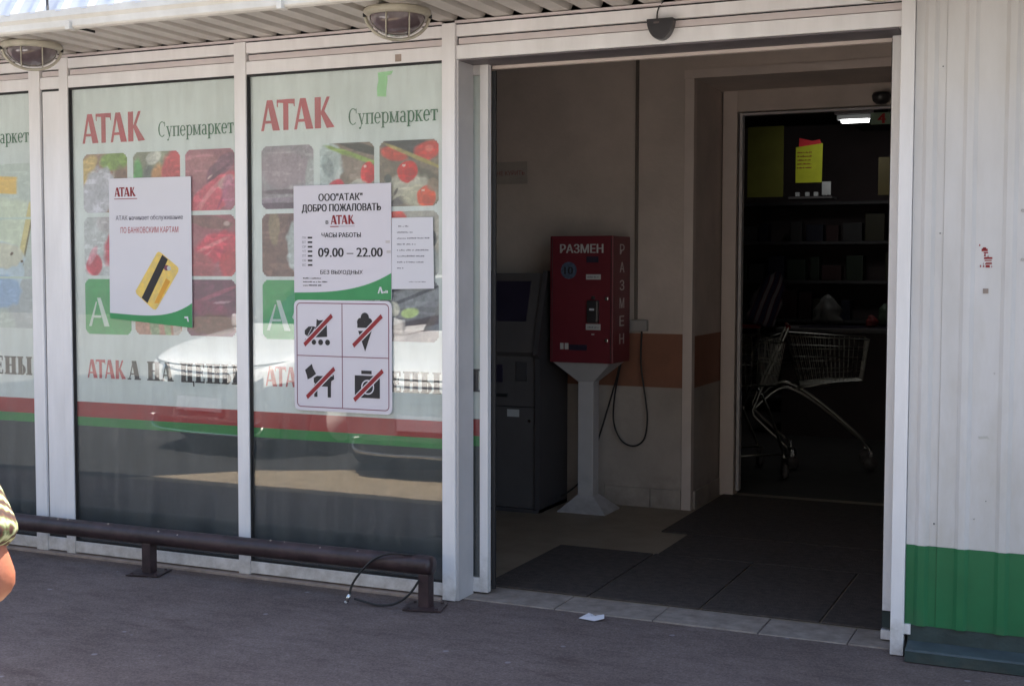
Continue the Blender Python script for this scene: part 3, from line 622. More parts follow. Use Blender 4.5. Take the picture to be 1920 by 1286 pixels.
# ------------------------------------------------------------------ corrugated wall right of the door
cw = thing('corrugated_wall', 'white corrugated metal wall with a green base band right of the entrance', 'wall')
def ribbed(x0, x1, z0, z1, m, name, yb=0.0, h=0.012, first=-0.6):
    prof = []; x = first-0.045-4*.144
    pts = []
    k = -4
    while True:
        s0 = -0.600+k*.144
        if s0 > x1+.2: break
        pts += [(s0-.003, 0), (s0+.011, h), (s0+.035, h), (s0+.049, 0)]; k += 1
    def yat(x):
        for (a, ya), (b, yb_) in zip(pts[:-1], pts[1:]):
            if a <= x <= b: return ya+(yb_-ya)*(x-a)/(b-a)
        return 0
    xs = [x0]+[p[0] for p in pts if x0 < p[0] < x1]+[x1]
    top = [(x, yb-yat(x)) for x in xs]; bot = [(x, y+.003) for x, y in reversed(top)]
    return MB().prism(top+bot, z0, z1, 'z').build(name, m, cw)
for a, b, yo in ((-0.634, -0.5225, 0.0), (-0.5215, 0.85, -0.0035), (0.851, 2.2, 0.0), (2.201, 3.6, -.003), (3.601, 5.0, 0)):
    ribbed(a, b, 0.432, 2.565, SHEET, 'wall_sheet', yo); ribbed(a, b, 0.122, 0.4315, SHEETG, 'green_sheet', yo-.001)
box('wall_core', -0.634, 5.0, .012, .165, 0.122, 2.565, STOREW, cw)
MB().prism([(.16, 0), (-.088, 0), (-.088, .040), (-.080, .046), (-.004, .060), (-.001, .1215), (.16, .1215)], -0.622, 5.0, 'x').build('plinth', PLINTH, cw)
MB().prism([(-.089, .041), (-.081, .0475), (-.006, .0615), (-.006, .0605), (-.080, .0462), (-.0885, .040)], -0.620, 5.0, 'x').build('plinth_ledge', PLINTHT, cw)
box('corner_clip', -0.640, -0.612, -.012, .0, .085, .124, ALU, cw)
for x, z in ((-.246, 1.70), (-.243, 1.521), (-.5335, .52), (-.533, 1.62), (-.5345, 2.24), (-.39, .55), (-.33, 1.10), (-.35, .62)):
    MB().lathe([(0.0001, -.004), (.004, -.003), (.005, 0), (.005, .002)], (0, 0, 0), 10).build('screw_head', BLACK if x > -.3 else PLINTHT, cw)
    o = bpy.data.objects[-1] if False else None
# place the screw heads on the sheet
scr = [c for c in col.objects if c.parent == cw and c.name.startswith('screw_head')]
for o, (x, z, s) in zip(scr, ((-.246, 1.70, 1), (-.243, 1.521, 1), (-.5335, .52, .6), (-.533, 1.62, .5), (-.5345, 2.24, .5), (-.39, .55, .5), (-.33, 1.10, .5), (-.35, .62, .4))):
    o.rotation_euler = (R(90), 0, 0); o.location = (x, -.005, z); o.scale = (s, s, s)
st = thing('stencil_mark', 'small faded red stencilled mark on the white corrugated wall', 'mark')
mk = MB(); rnd = random.Random(3)
for (x0, x1, z0, z1) in ((-.387, -.383, 1.573, 1.577), (-.378, -.368, 1.560, 1.565), (-.380, -.364, 1.553, 1.560), (-.374, -.369, 1.535, 1.545), (-.375, -.363, 1.546, 1.548), (-.365, -.362, 1.530, 1.536),
                         (-.374, -.352, 1.524, 1.529), (-.372, -.354, 1.517, 1.5185), (-.371, -.353, 1.505, 1.509), (-.376, -.374, 1.505, 1.509), (-.383, -.380, 1.494, 1.500), (-.376, -.372, 1.494, 1.500), (-.369, -.358, 1.493, 1.500), (-.355, -.3525, 1.493, 1.499)):
    x0 = -.367+(x0+.367)*1.4; x1 = -.367+(x1+.367)*1.4; z0 -= .001; z1 += .0015
    mk.add([(x0, -.0050, z0), (x1, -.0050, z0+rnd.uniform(-.001, .001)), (x1-.001, -.0050, z1), (x0+rnd.uniform(0, .004), -.0050, z1)], [(0, 1, 2, 3)])
mk.build('stencil_ink', INKDR, st, fix=False)
sq = MB().box(-.377, -.358, -.006, -.0045, 1.396, 1.414).build('sticker', FOUND); tag(sq, 'tiny brown square sticker on the corrugated wall below the red stencil', 'sticker')
sm = MB().add([(-.383, -.0048, .862), (-.35, -.0048, .865), (-.340, -.0048, .852), (-.352, -.0048, .855), (-.38, -.0048, .852)], [(0, 1, 2, 3, 4)]).build('scuff_mark', mat('scuff', (.50, .49, .46), .7), fix=False)
tag(sm, 'faint grey scuff mark low on the white corrugated wall', 'mark')
sb = MB().box(-2.876, -2.845, -.0015, .0, 2.408, 2.440).build('sticker', FOUND); tag(sb, 'small yellowish square sticker on the header above the dessert window', 'sticker')

# ------------------------------------------------------------------ canopy
cn = thing('canopy', 'corrugated white canopy with gutter above the shopfront', 'canopy')
def soffit():
    per = .135; x = -9.0; prof = []
    while x < 5.0:
        prof += [(x, 2.568), (x+.078, 2.568), (x+.092, 2.602), (x+.121, 2.602)]; x += per
    x0 = prof[-1][0]
    bot = prof; top = [(a, b+.002) for a, b in reversed(prof)]
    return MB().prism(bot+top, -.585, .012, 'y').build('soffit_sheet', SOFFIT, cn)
soffit()
box('soffit_backing', -9.0, 5.0, .014, .16, 2.604, 2.66, BLACK, cn)
box('soffit_deck', -9.0, 5.0, -.50, .16, 2.66, 2.70, STOREW, cn)
MB().prism([(-.625, 2.548), (-.600, 2.545), (-.598, 2.566), (-.52, 2.568), (-.52, 2.60), (-.60, 2.632), (-.640, 2.632), (-.644, 2.600), (-.632, 2.584), (-.632, 2.556)], -9.0, 5.0, 'x').build('gutter', GUTTER, cn)
for x in (-4.17, -3.05, -1.9):
    box('gutter_bracket', x-.012, x+.012, -.650, -.60, 2.538, 2.572, GUTTER, cn, .003)
box('gutter_clip', -4.15, -4.145, -.60, -.50, 2.545, 2.556, BLACK, cn)
def mansard():
    per = .15; x = -9.0; prof = []
    while x < 5.0:
        prof += [(x, 0), (x+.09, 0), (x+.105, .022), (x+.135, .022)]; x += per
    V = []; F = []; a = Vector((0, -.625, 2.612)); b = Vector((0, -.10, 3.42)); nrm = Vector((0, -.838, .545))
    for P in (a, b):
        for x, h in prof: q = P+nrm*h; V.append((x, q.y, q.z))
    n = len(prof); F = [(i, i+1, n+i+1, n+i) for i in range(n-1)]
    o = MB().add(V, F).build('mansard_sheet', mat('mansard_sheet', (.66, .69, .76), .45, var=.04, c2=(.58, .61, .68)), cn, fix=False)
    return o
mansard()
MB().prism([(-.50, 2.64), (.0, 3.37), (.16, 3.41), (.16, 2.71), (-.52, 2.71)], -9.0, 5.0, 'x').build('canopy_core', STOREW, cn)
MB().tube([(-4.30, -.628, 2.632), (-4.33, -.60, 2.69), (-4.30, -.56, 2.76), (-4.31, -.5, 2.85)], .006, 6).build('wire', CABLE, cn)

# ------------------------------------------------------------------ bulkhead lamps
def lamp(x, label, rz):
    t = thing('bulkhead_lamp', label, 'lamp', 'bulkhead lamps under the canopy'); t.location = (x, -.30, 2.568); t.rotation_euler = (0, 0, R(rz))
    MB().lathe([(.0001, 0), (.138, 0), (.142, -.006), (.142, -.022), (.132, -.030), (.118, -.030)], (0, 0, 0), 40).build('base_ring', LAMPM, t, True)
    MB().lathe([(.118, -.026)]+[(.118*math.cos(R(a)), -.028-.083*math.sin(R(a))) for a in range(5, 90, 8)]+[(.0005, -.111)], (0, 0, 0), 40).build('lamp_glass', BULB, t, True)
    for nm, xo, rr in (('cage_bar', -.048, .112), ('cage_bar', .048, .112)):
        MB().tube([(xo, -rr*math.cos(R(a)), -.024-.093*math.sin(R(a))) for a in range(0, 181, 12)], 0.0030, 8).build(nm, LAMPM, t, True)
    MB().tube([(.134*math.cos(R(a)), 0, -.024-.100*math.sin(R(a))) for a in range(0, 181, 9)], .0070, 8).build('cage_hoop', LAMPM, t, True)
    for s in (-1, 1): MB().lathe([(.0001, -.036), (.007, -.034), (.007, -.02)], (s*.138, -.01, 0), 10).build('screw', BLACK, t)
lamp(-2.695, 'caged bulkhead lamp hanging under the canopy above the dessert window', 30)
lamp(-4.722, 'caged bulkhead lamp hanging at the far left end of the canopy', 44)
lamp(-.72, 'caged bulkhead lamp peeking in at the top right by the wall post', 8)

# ------------------------------------------------------------------ door sensor
sn = thing('door_sensor', 'black half round motion sensor on the header above the open door', 'sensor')
pts = [(-1.628+.056*math.copysign(abs(math.cos(R(a))), math.cos(R(a))), 2.496-.085*abs(math.sin(R(a)))) for a in range(180, 361, 9)]
MB().prism(pts, -.045, .0, 'y').build('sensor_housing', SENS, sn, bevel=.004)
text('▬', -1.652, -1.632, 2.478, 2.484, -.0465, INKG, sn, 'badge') if False else box('badge', -1.653, -1.630, -.0465, -.045, 2.476, 2.483, mat('sensor_badge', (.10, .08, .08), .5), sn)
MB().tube(smooth_path([(-1.645, -.02, 2.49), (-1.652, -.004, 2.505), (-1.650, -.004, 2.53), (-1.640, -.006, 2.552), (-1.62, -.016, 2.568)], 5), .0028, 6).build('sensor_cable', CABLE, sn)

# ------------------------------------------------------------------ pipe barrier rail
rl = thing('barrier_rail', 'low dark brown steel pipe barrier along the foot of the shop windows', 'barrier')
PX = lambda: None
MB().tube([(-7.0, -.15, .182), (-5.0, -.15, .182), (-3.6, -.15, .182), (-2.63, -.15, .186), (-2.612, -.15, .186)], [.042, .042, .042, .043, .040], 24).build('rail_pipe', PIPE, rl, True)
for x in (-5.75, -4.175, -2.645):
    p = MB().box(x-.026, x+.026, -.176, -.124, .004, .150).build('post', PIPE, rl, bevel=.004)
    pl = MB().box(-.085, .085, -.075, .075, 0, .006).build('base_plate', PIPE, rl, bevel=.001); pl.location = (x-.0, -.155, 0.0); pl.rotation_euler = (0, 0, R(14))
    for sx_, sy_ in ((-1, -1), (1, -1), (1, 1), (-1, 1)):
        MB().lathe([(.0001, .013), (.007, .012), (.008, .006)], (sx_*.062, sy_*.055, 0), 6).build('bolt', PIPE, pl)
rnd = random.Random(5)
ch = MB()
for x in (-4.74, -4.68, -4.42, -3.98, -3.46, -3.38, -3.18, -2.985, -2.965, -4.10):
    a = R(rnd.uniform(35, 75)); y = -.15-.0428*math.cos(a); z = .183+.0428*math.sin(a); w = rnd.uniform(.004, .012)
    ch.add([(x, y, z), (x+w, y-.0005, z-.001), (x+w*1.1, y+.003, z+.004), (x+w*.4, y+.005, z+.0065), (x-.002, y+.002, z+.003)], [(0, 1, 2, 3, 4)])
ch.build('paint_chip', CHIP, rl, fix=False)
hp = thing('cable_loop', 'black cable loop with a metal tip hanging on the end of the brown barrier rail', 'cable')
MB().tube(smooth_path([(-2.66, -.10, .215), (-2.72, -.175, .231), (-2.80, -.195, .232), (-2.87, -.205, .205), (-2.93, -.215, .15), (-2.975, -.225, .085), (-2.985, -.235, .035)], 8), .0052, 10).build('cable', CABLE, hp, True)
MB().tube(smooth_path([(-2.66, -.185, .125), (-2.70, -.205, .062), (-2.76, -.225, .020), (-2.83, -.235, .008), (-2.90, -.225, .010), (-2.965, -.225, .020)], 8), .0052, 10).build('cable', CABLE, hp, True)
MB().tube([(-2.984, -.236, .042), (-2.992, -.245, .010)], .009, 10).build('metal_tip', CHROME, hp, True)
MB().tube([(-2.990, -.243, .014), (-2.998, -.252, .004)], .007, 8).build('tip_pin', LABEL, hp, True)

lt_ = MB(); lt_.add([(-1.965, -.045, .003), (-1.89, -.060, .003), (-1.855, -.03, .010), (-1.868, .003, .018), (-1.905, .002, .007), (-1.94, .01, .015), (-1.915, -.03, .012)],
                    [(0, 1, 6), (1, 2, 6), (2, 3, 6), (3, 4, 6), (4, 5, 6), (5, 0, 6)])
ltr = lt_.build('paper_scrap', PAPER, fix=False); tag(ltr, 'crumpled scrap of white paper lying on the asphalt before the threshold', 'litter')
sol = ltr.modifiers.new('s', 'SOLIDIFY'); sol.thickness = .0015

# ------------------------------------------------------------------ notices on the glass (outside)
def curved_bottom(x0, x1, z0, z1, zc, y0, m, parent, name='green_corner'):
    """green swoosh along the bottom edge, rising to the right"""
    n = 16; top = []
    for i in range(n+1):
        t = i/n; top.append((x0+(x1-x0)*t, z0+(zc-z0)*(0.30-0.12*t+0.82*t**4)))
    pl = [(x0, z0), (x1, z0)]+list(reversed(top))
    mb = MB()
    for i in range(n):
        a, b = top[i], top[i+1]; mb.add([(a[0], y0, z0), (b[0], y0, z0), (b[0], y0, b[1]), (a[0], y0, a[1])], [(0, 1, 2, 3)])
    return mb.build(name, m, parent, fix=False)
def wordbars(x0, x1, z, h, y, parent, seed, m=INKG, name='fine_print'):
    r_ = random.Random(seed); mb = MB(); x = x0
    while x < x1-.004:
        w = r_.uniform(.003, .008); x2 = min(x+w, x1); t = r_.uniform(.5, 1)
        mb.add([(x, y, z), (x2, y, z), (x2, y, z+h*t), (x, y, z+h*t)], [(0, 1, 2, 3)]); x = x2+(.0015 if r_.random() < .8 else .006)
    mb.build(name, m, parent, fix=False)
PY = .0045
p1 = thing('poster', 'white poster with a yellow bank card print on the vegetable window', 'poster')
MB().prism([(-4.535, 1.232), (-4.02, 1.198), (-4.019, 1.931), (-4.529, 1.934)], PY, PY+.0015, 'y').build('sheet', PAPER, p1)
n = 16; gm = MB()
for i in range(n):
    def T(t): return 1.262-.03*t+.085*t**4-.002
    t0, t1 = i/n, (i+1)/n; xa, xb = -4.534+.514*t0, -4.534+.514*t1
    gm.add([(xa, PY-.0006, 1.212-.018*t0+.02*(1-t0)), (xb, PY-.0006, 1.212-.018*t1+.02*(1-t1)), (xb, PY-.0006, T(t1)), (xa, PY-.0006, T(t0))], [(0, 1, 2, 3)])
gm.build('green_swoosh', INKGR, p1, fix=False)
polys(atak(), -4.492, -4.358, 1.842, 1.888, PY-.0008, INKDR, p1)
box('underline', -4.496, -4.35, PY-.0009, PY-.0007, 1.829, 1.8325, INKDR, p1)
text('АТАК начинает обслуживание', -4.488, -4.070, 1.718, 1.748, PY-.0008, INKG, p1, bold=.03)
text('ПО БАНКОВСКИМ КАРТАМ', -4.458, -4.098, 1.660, 1.690, PY-.0008, INKR, p1)
cd = MB().add([(-4.345, PY-.0010, 1.375), (-4.180, PY-.0010, 1.282), (-4.098, PY-.0010, 1.485), (-4.240, PY-.0010, 1.597)], [(0, 1, 2, 3)])
# yellow bank card tilted, with a black magnetic stripe
def quad(name, pts, y, m): return MB().add([(x, y, z) for x, z in pts], [tuple(range(len(pts)))]).build(name, m, p1, fix=False)
quad('bank_card', [(-4.368, 1.372), (-4.362, 1.356), (-4.262, 1.283), (-4.246, 1.279), (-4.234, 1.288), (-4.102, 1.468), (-4.099, 1.484), (-4.108, 1.495), (-4.206, 1.562), (-4.220, 1.567), (-4.232, 1.560)], PY-.0010, YEL)
quad('card_stripe', [(-4.330, 1.338), (-4.294, 1.312), (-4.163, 1.528), (-4.198, 1.552)], PY-.0013, INK)
quad('card_lettering', [(-4.252, 1.312), (-4.224, 1.312), (-4.150, 1.420), (-4.176, 1.436)], PY-.0013, ORA)
quad('card_emblem', [(-4.172+.018*math.cos(R(a)), 1.487+.014*math.sin(R(a))) for a in range(0, 360, 30)], PY-.0013, INKP)
quad('card_emblem', [(-4.158+.012*math.cos(R(a)), 1.485+.012*math.sin(R(a))) for a in range(0, 360, 30)], PY-.0014, LABEL)
quad('corner_mark', [(-4.068, 1.248), (-4.045, 1.250), (-4.040, 1.224), (-4.048, 1.224), (-4.052, 1.240), (-4.066, 1.240)], PY-.0012, PAPER)

p2 = thing('notice', 'white opening hours notice reading 09.00 - 22.00 on the dessert window', 'notice')
MB().prism([(-3.424, 1.330), (-2.900, 1.344), (-2.902, 1.871), (-3.424, 1.869)], PY-.002, PY+.0015, 'y').build('board', PAPER2, p2)
n = 18; gm = MB(); yy = PY-.0026
for i in range(n):
    def T(t): return 1.372+.008*t+.085*t**3.2
    t0, t1 = i/n, (i+1)/n; xa, xb = -3.423+.522*t0, -3.423+.522*t1
    gm.add([(xa, yy, 1.331+.013*t0), (xb, yy, 1.331+.013*t1), (xb, yy, T(t1)), (xa, yy, T(t0))], [(0, 1, 2, 3)])
gm.build('green_swoosh', INKGR, p2, fix=False)
yy = PY-.0030
text('ООО"АТАК"', -3.287, -3.052, 1.796, 1.830, yy, INK, p2, bold=.05)
text('ДОБРО ПОЖАЛОВАТЬ', -3.379, -2.956, 1.741, 1.782, yy, INK, p2, bold=.05)
text('в', -3.248, -3.234, 1.690, 1.706, yy, INK, p2, bold=.05)
polys(atak(), -3.220, -3.092, 1.688, 1.730, yy, INKDR, p2)
box('underline', -3.224, -3.178, yy, yy+.0003, 1.676, 1.680, INKDR, p2); box('underline', -3.176, -3.092, yy, yy+.0003, 1.6775, 1.6795, INKG, p2)
text('ЧАСЫ РАБОТЫ', -3.271, -3.061, 1.628, 1.650, yy, INK, p2, bold=.05)
text('09.00 – 22.00', -3.291, -2.948, 1.538, 1.580, yy, INK, p2, bold=.05)
text('БЕЗ ВЫХОДНЫХ', -3.279, -3.051, 1.455, 1.478, yy, INK, p2, bold=.03)
for i, d in enumerate(('ПН', 'ВТ', 'СР', 'ЧТ', 'ПТ', 'СБ', 'ВС')):
    z = 1.628-i*.0212; text(d, -3.377, -3.357, z-.005, z+.006, yy, INKG, p2); box('day_bar', -3.347, -3.322, yy, yy+.0003, z-.004, z+.004, INK, p2)
for i, w in enumerate((.10, .135, .10)): wordbars(-3.374, -3.374+w, 1.437-i*.0165, .006, yy, p2, 20+i, INK)
quad_p2 = lambda name, pts, m: MB().add([(x, yy, z) for x, z in pts], [tuple(range(len(pts)))]).build(name, m, p2, fix=False)
for p in ([(-2.972, 1.372), (-2.965, 1.372), (-2.957, 1.402), (-2.962, 1.402)], [(-2.962, 1.402), (-2.954, 1.402), (-2.943, 1.372), (-2.953, 1.372)]): quad_p2('logo_mark', p, PAPER)
wordbars(-2.944, -2.918, 1.374, .014, yy, p2, 31, PAPER, 'logo_mark')

for x0_, z0_ in ((-2.925, 1.555), (-2.93, 1.60)): box('tape_stain', x0_, x0_+.022, yy+.0001, yy+.0004, z0_, z0_+.012, mat('tape', (.50, .46, .47), .4), p2)
p3 = thing('notice', 'plain white paper sheet with faint typed lines beside the hours notice', 'notice')
MB().prism([(-2.899, 1.392), (-2.684, 1.396), (-2.689, 1.714), (-2.899, 1.713)], PY-.0005, PY+.0005, 'y').build('sheet', PAPER, p3)
for i, (w, dx) in enumerate(((.06, .015), (.085, .008), (.165, .008), (.10, .008), (.165, .008), (.14, .008), (.135, .008), (.04, .008))):
    wordbars(-2.880+dx, -2.880+dx+w, 1.672-i*.0268, .007, PY-.0009, p3, 40+i)
wordbars(-2.812, -2.722, 1.424, .004, PY-.0009, p3, 52)

p4 = thing('prohibition_sign', 'white board with four crossed out pictograms below the hours notice', 'sign')
r_ = .03
def rr(x0, x1, z0, z1, r):
    P = []
    for cx, cz, a0 in ((x1-r, z1-r, 0), (x0+r, z1-r, 90), (x0+r, z0+r, 180), (x1-r, z0+r, 270)):
        for a in range(0, 91, 15): P.append((cx+r*math.cos(R(a0+a)), cz+r*math.sin(R(a0+a))))
    return P
MB().prism(rr(-3.426, -2.899, .820, 1.338, .028), PY-.003, PY, 'y').build('board', PAPER2, p4)
yy = PY-.0036
def ring(x0, x1, z0, z1, r, w, y, m, parent, name):
    A = rr(x0, x1, z0, z1, r); B = rr(x0+w, x1-w, z0+w, z1-w, max(r-w, .001)); n = len(A)
    MB().add([(x, y, z) for x, z in A+B], [(i, (i+1) % n, n+(i+1) % n, n+i) for i in range(n)]).build(name, m, parent, fix=False)
ring(-3.412, -2.913, .836, 1.326, .022, .0045, yy, INKP, p4, 'border_line')
box('grid_line', -3.164, -3.160, yy-.0002, yy, .84, 1.322, INKP, p4); box('grid_line', -3.408, -2.917, yy-.0004, yy-.0003, 1.076, 1.080, INKP, p4)
def icon(lst, m=INK, y=yy-.0005, name='pictogram'):
    mb = MB()
    for i, p in enumerate(lst): mb.add([(x, y-.00002*i, z) for x, z in p], [tuple(range(len(p)))])
    return mb.build(name, m, p4, fix=False)
disc = lambda cx, cz, r: [(cx+r*math.cos(R(a)), cz+r*math.sin(R(a))) for a in range(0, 360, 24)]
# roller skate
icon([[(-3.300, 1.250), (-3.288, 1.244), (-3.262, 1.246), (-3.245, 1.252), (-3.243, 1.168), (-3.290, 1.165), (-3.345, 1.165), (-3.366, 1.178), (-3.366, 1.196), (-3.345, 1.214), (-3.320, 1.216), (-3.303, 1.212)],
      disc(-3.355, 1.146, .0125), disc(-3.316, 1.142, .0125), disc(-3.279, 1.142, .0135), disc(-3.241, 1.142, .0135)])
icon([Ln(-3.35, 1.170, -3.325, 1.212, .003), Ln(-3.335, 1.17, -3.308, 1.208, .003)], PAPER2, yy-.0009, 'pictogram_line')
# ice cream
icon([disc(-3.040, 1.262, .022), disc(-3.062, 1.240, .020), disc(-3.020, 1.240, .020), Rc(-3.080, 1.214, -3.000, 1.240), [(-3.076, 1.200), (-3.004, 1.200), (-3.039, 1.106)]])
# dog
icon([[(-3.366, 1.010), (-3.328, 1.040), (-3.322, 1.020), (-3.305, .994), (-3.332, .975), (-3.352, .966), (-3.356, .985)], [(-3.318, .975), (-3.300, .985), (-3.215, .985), (-3.215, .992), (-3.208, .992), (-3.206, .972), (-3.222, .962), (-3.224, .936), (-3.300, .936), (-3.318, .955)],
      Rc(-3.316, .886, -3.298, .945), Rc(-3.242, .886, -3.224, .945)])
# camera
icon([Rc(-3.095, .892, -2.962, .995), Rc(-3.060, 1.002, -3.005, 1.018)])
ring(-3.060, -2.992, .908, .976, .033, .006, yy-.0012, PAPER2, p4, 'pictogram_line')
for cx, cz in ((-3.292, 1.198), (-3.026, 1.200), (-3.280, .952), (-3.022, .950)):
    dx, dz, w = .076, .070, .0085
    def band(ww, m, y, nm): MB().add([(x, y, z) for x, z in ((cx-dx-ww*.6, cz-dz+ww), (cx-dx+ww*.6, cz-dz-ww), (cx+dx+ww*.6, cz+dz-ww), (cx+dx-ww*.6, cz+dz+ww))], [(0, 1, 2, 3)]).build(nm, m, p4, fix=False)
    band(.0125, PAPER2, yy-.0014, 'bar_outline'); band(.0085, INKDR, yy-.0017, 'red_bar')

# ------------------------------------------------------------------ vestibule furniture
cm = thing('change_machine', 'red coin change machine marked РАЗМЕН on a grey pedestal', 'change machine')
body = box('cabinet', -3.012, -2.606, 2.135, 2.44, .922, 1.685, REDM, cm, .006)
yy = 2.1335
text('РАЗМЕН', -2.948, -2.673, 1.582, 1.636, yy, LABEL, body, bold=.05)
MB().add([(x, yy, z) for x, z in disc(-2.890, 1.478, .052)], [tuple(range(15))]).build('round_sticker', mat('blue_sticker', (.07, .10, .16), .5, var=.5, scale=60), body, fix=False)
text('10', -2.920, -2.866, 1.455, 1.500, yy-.001, INK, body, bold=.06)
box('label_plate', -2.777, -2.684, yy-.004, yy, 1.424, 1.455, LABEL, body, .001)
wordbars(-2.768, -2.695, 1.434, .010, yy-.0046, body, 3)
box('note_slot', -2.766, -2.692, 2.105, 2.135, 1.165, 1.30, SENS, body, .01); box('slot_light', -2.745, -2.715, 2.103, 2.106, 1.240, 1.252, PAPER, body)
box('knob', -2.742, -2.720, 2.120, 2.135, 1.305, 1.325, SENS, body, .004)
box('label_plate', -2.777, -2.684, yy-.004, yy, 1.122, 1.158, LABEL, body, .001); wordbars(-2.768, -2.695, 1.134, .010, yy-.0046, body, 4)
box('hole', -2.742, -2.724, yy-.001, yy, 1.092, 1.100, LABEL, body)
box('sticker', -2.944, -2.922, yy-.001, yy, 1.002, 1.040, LABEL, body); box('sticker', -2.914, -2.890, yy-.001, yy, 1.002, 1.040, LABEL, body)
box('dark_strip', -2.886, -2.77, yy-.001, yy, .998, 1.032, SCREEN, body)
box('dark_strip', -2.776, -2.70, yy-.001, yy, 1.525, 1.562, SCREEN, body)
box('door_seam', -3.000, -2.996, yy-.0006, yy+.001, .935, 1.672, SENS, body); box('door_seam', -2.622, -2.618, yy-.0006, yy+.001, .935, 1.672, SENS, body)
box('lock', -2.655, -2.635, yy-.008, yy, 1.30, 1.32, CHROME, body, .003); box('lock', -2.655, -2.635, yy-.008, yy, 1.05, 1.07, CHROME, body, .003)
for i, chh in enumerate('РАЗМЕН'):
    z = 1.575-i*.108; text(chh, 2.245, 2.325, z, z+.062, 0, mat('side_letter', (.62, .56, .56), .5) if i == 0 else bpy.data.materials['side_letter'], body, side=-2.6045, bold=.05)
ped = box('pedestal_column', -2.868, -2.768, 2.24, 2.34, .06, .80, GREYP, cm, .004)
MB().add([(-2.97, 2.16, .0), (-2.66, 2.16, 0), (-2.66, 2.43, 0), (-2.97, 2.43, 0), (-2.868, 2.24, .10), (-2.768, 2.24, .10), (-2.768, 2.34, .10), (-2.868, 2.34, .10), (-2.97, 2.16, .006), (-2.66, 2.16, .006), (-2.66, 2.43, .006), (-2.97, 2.43, .006)],
         [(0, 3, 2, 1), (0, 1, 9, 8), (1, 2, 10, 9), (2, 3, 11, 10), (3, 0, 8, 11), (8, 9, 5, 4), (9, 10, 6, 5), (10, 11, 7, 6), (11, 8, 4, 7)]).build('pedestal_foot', GREYP, cm)
MB().add([(-3.0, 2.16, .92), (-2.63, 2.16, .92), (-2.63, 2.42, .92), (-3.0, 2.42, .92), (-2.868, 2.24, .80), (-2.768, 2.24, .80), (-2.768, 2.34, .80), (-2.868, 2.34, .80)],
         [(0, 1, 2, 3), (4, 7, 6, 5), (0, 4, 5, 1), (1, 5, 6, 2), (2, 6, 7, 3), (3, 7, 4, 0)]).build('pedestal_head', GREYP, cm)
jb = MB().box(-2.632, -2.520, 2.505, 2.55, 1.102, 1.172).build('junction_box', mat('jbox_grey', (.30, .28, .27), .6), bevel=.006); tag(jb, 'grey junction box on the vestibule wall right of the red machine', 'junction box')
cdt = MB().box(-2.612, -2.592, 2.535, 2.551, 1.175, 3.0).build('wall_conduit', mat('conduit', (.14, .115, .10), .6), bevel=.003); tag(cdt, 'dark vertical cable conduit running up the vestibule wall', 'conduit')
cb = thing('power_cable', 'black power cable hanging in a loop from the junction box', 'cable')
MB().tube(smooth_path([(-2.555, 2.52, 1.10), (-2.552, 2.50, .90), (-2.52, 2.50, .68), (-2.508, 2.50, .55), (-2.53, 2.50, .43), (-2.60, 2.50, .385), (-2.68, 2.50, .42), (-2.725, 2.49, .53), (-2.715, 2.47, .68), (-2.68, 2.45, .84), (-2.66, 2.45, .925)], 7), .0055, 8).build('cable', CABLE, cb, True)
cb2 = thing('power_cable', 'black cable running down behind the grey pedestal to the floor', 'cable')
MB().tube(smooth_path([(-2.67, 2.45, .92), (-2.70, 2.46, .80), (-2.76, 2.46, .60), (-2.82, 2.45, .40), (-2.90, 2.46, .20), (-2.98, 2.44, .10), (-3.10, 2.40, .03), (-3.25, 2.36, .008), (-3.36, 2.36, .008)], 7), .0055, 8).build('cable', CABLE, cb2, True)
kk = thing('payment_kiosk', 'dark grey payment kiosk with a sloping screen left of the red machine', 'kiosk')
MB().prism([(2.10, 0), (2.50, 0), (2.50, 1.46), (2.22, 1.46), (2.10, 1.10), (2.06, .98), (2.10, .95)], -3.56, -3.085, 'x').build('cabinet', KIOSK, kk)
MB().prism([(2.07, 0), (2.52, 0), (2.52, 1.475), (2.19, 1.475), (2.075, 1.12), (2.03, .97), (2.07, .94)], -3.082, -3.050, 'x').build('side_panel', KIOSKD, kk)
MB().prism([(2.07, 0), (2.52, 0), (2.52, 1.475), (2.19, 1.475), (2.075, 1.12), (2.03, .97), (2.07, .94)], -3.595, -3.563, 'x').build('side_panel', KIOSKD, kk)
def slope(x0, x1, t0, t1, off, nm, m):
    a = Vector((0, 2.10, 1.10)); b = Vector((0, 2.22, 1.46)); nn = Vector((0, -.949, .316))
    p = a.lerp(b, t0)+nn*off; q = a.lerp(b, t1)+nn*off; p0 = p-nn*off*.9; q0 = q-nn*off*.9
    MB().add([(x0, p.y, p.z), (x1, p.y, p.z), (x1, q.y, q.z), (x0, q.y, q.z), (x0, p0.y, p0.z), (x1, p0.y, p0.z), (x1, q0.y, q0.z), (x0, q0.y, q0.z)], [(0, 1, 2, 3), (0, 4, 5, 1), (1, 5, 6, 2), (2, 6, 7, 3), (3, 7, 4, 0)]).build(nm, m, kk)
slope(-3.50, -3.165, .18, .86, .006, 'screen', SCREEN)
box('note_slot', -3.39, -3.31, 2.085, 2.10, .79, .90, SCREEN, kk, .003); box('keypad', -3.22, -3.15, 2.09, 2.10, .80, .92, KIOSKD, kk, .002)
box('receipt_slot', -3.40, -3.28, 2.088, 2.10, .70, .72, BLACK, kk); box('door_seam', -3.555, -3.09, 2.097, 2.1005, .640, .645, BLACK, kk); box('lock', -3.14, -3.12, 2.09, 2.10, .55, .57, CHROME, kk, .003)
box('sticker', -3.28, -3.20, 2.096, 2.0995, .58, .625, LABEL, kk)
box('base_plate', -3.60, -3.05, 2.05, 2.52, 0, .02, KIOSKD, kk)
ws = thing('wall_notice', 'small wall notice with red no smoking words on the vestibule wall', 'notice')
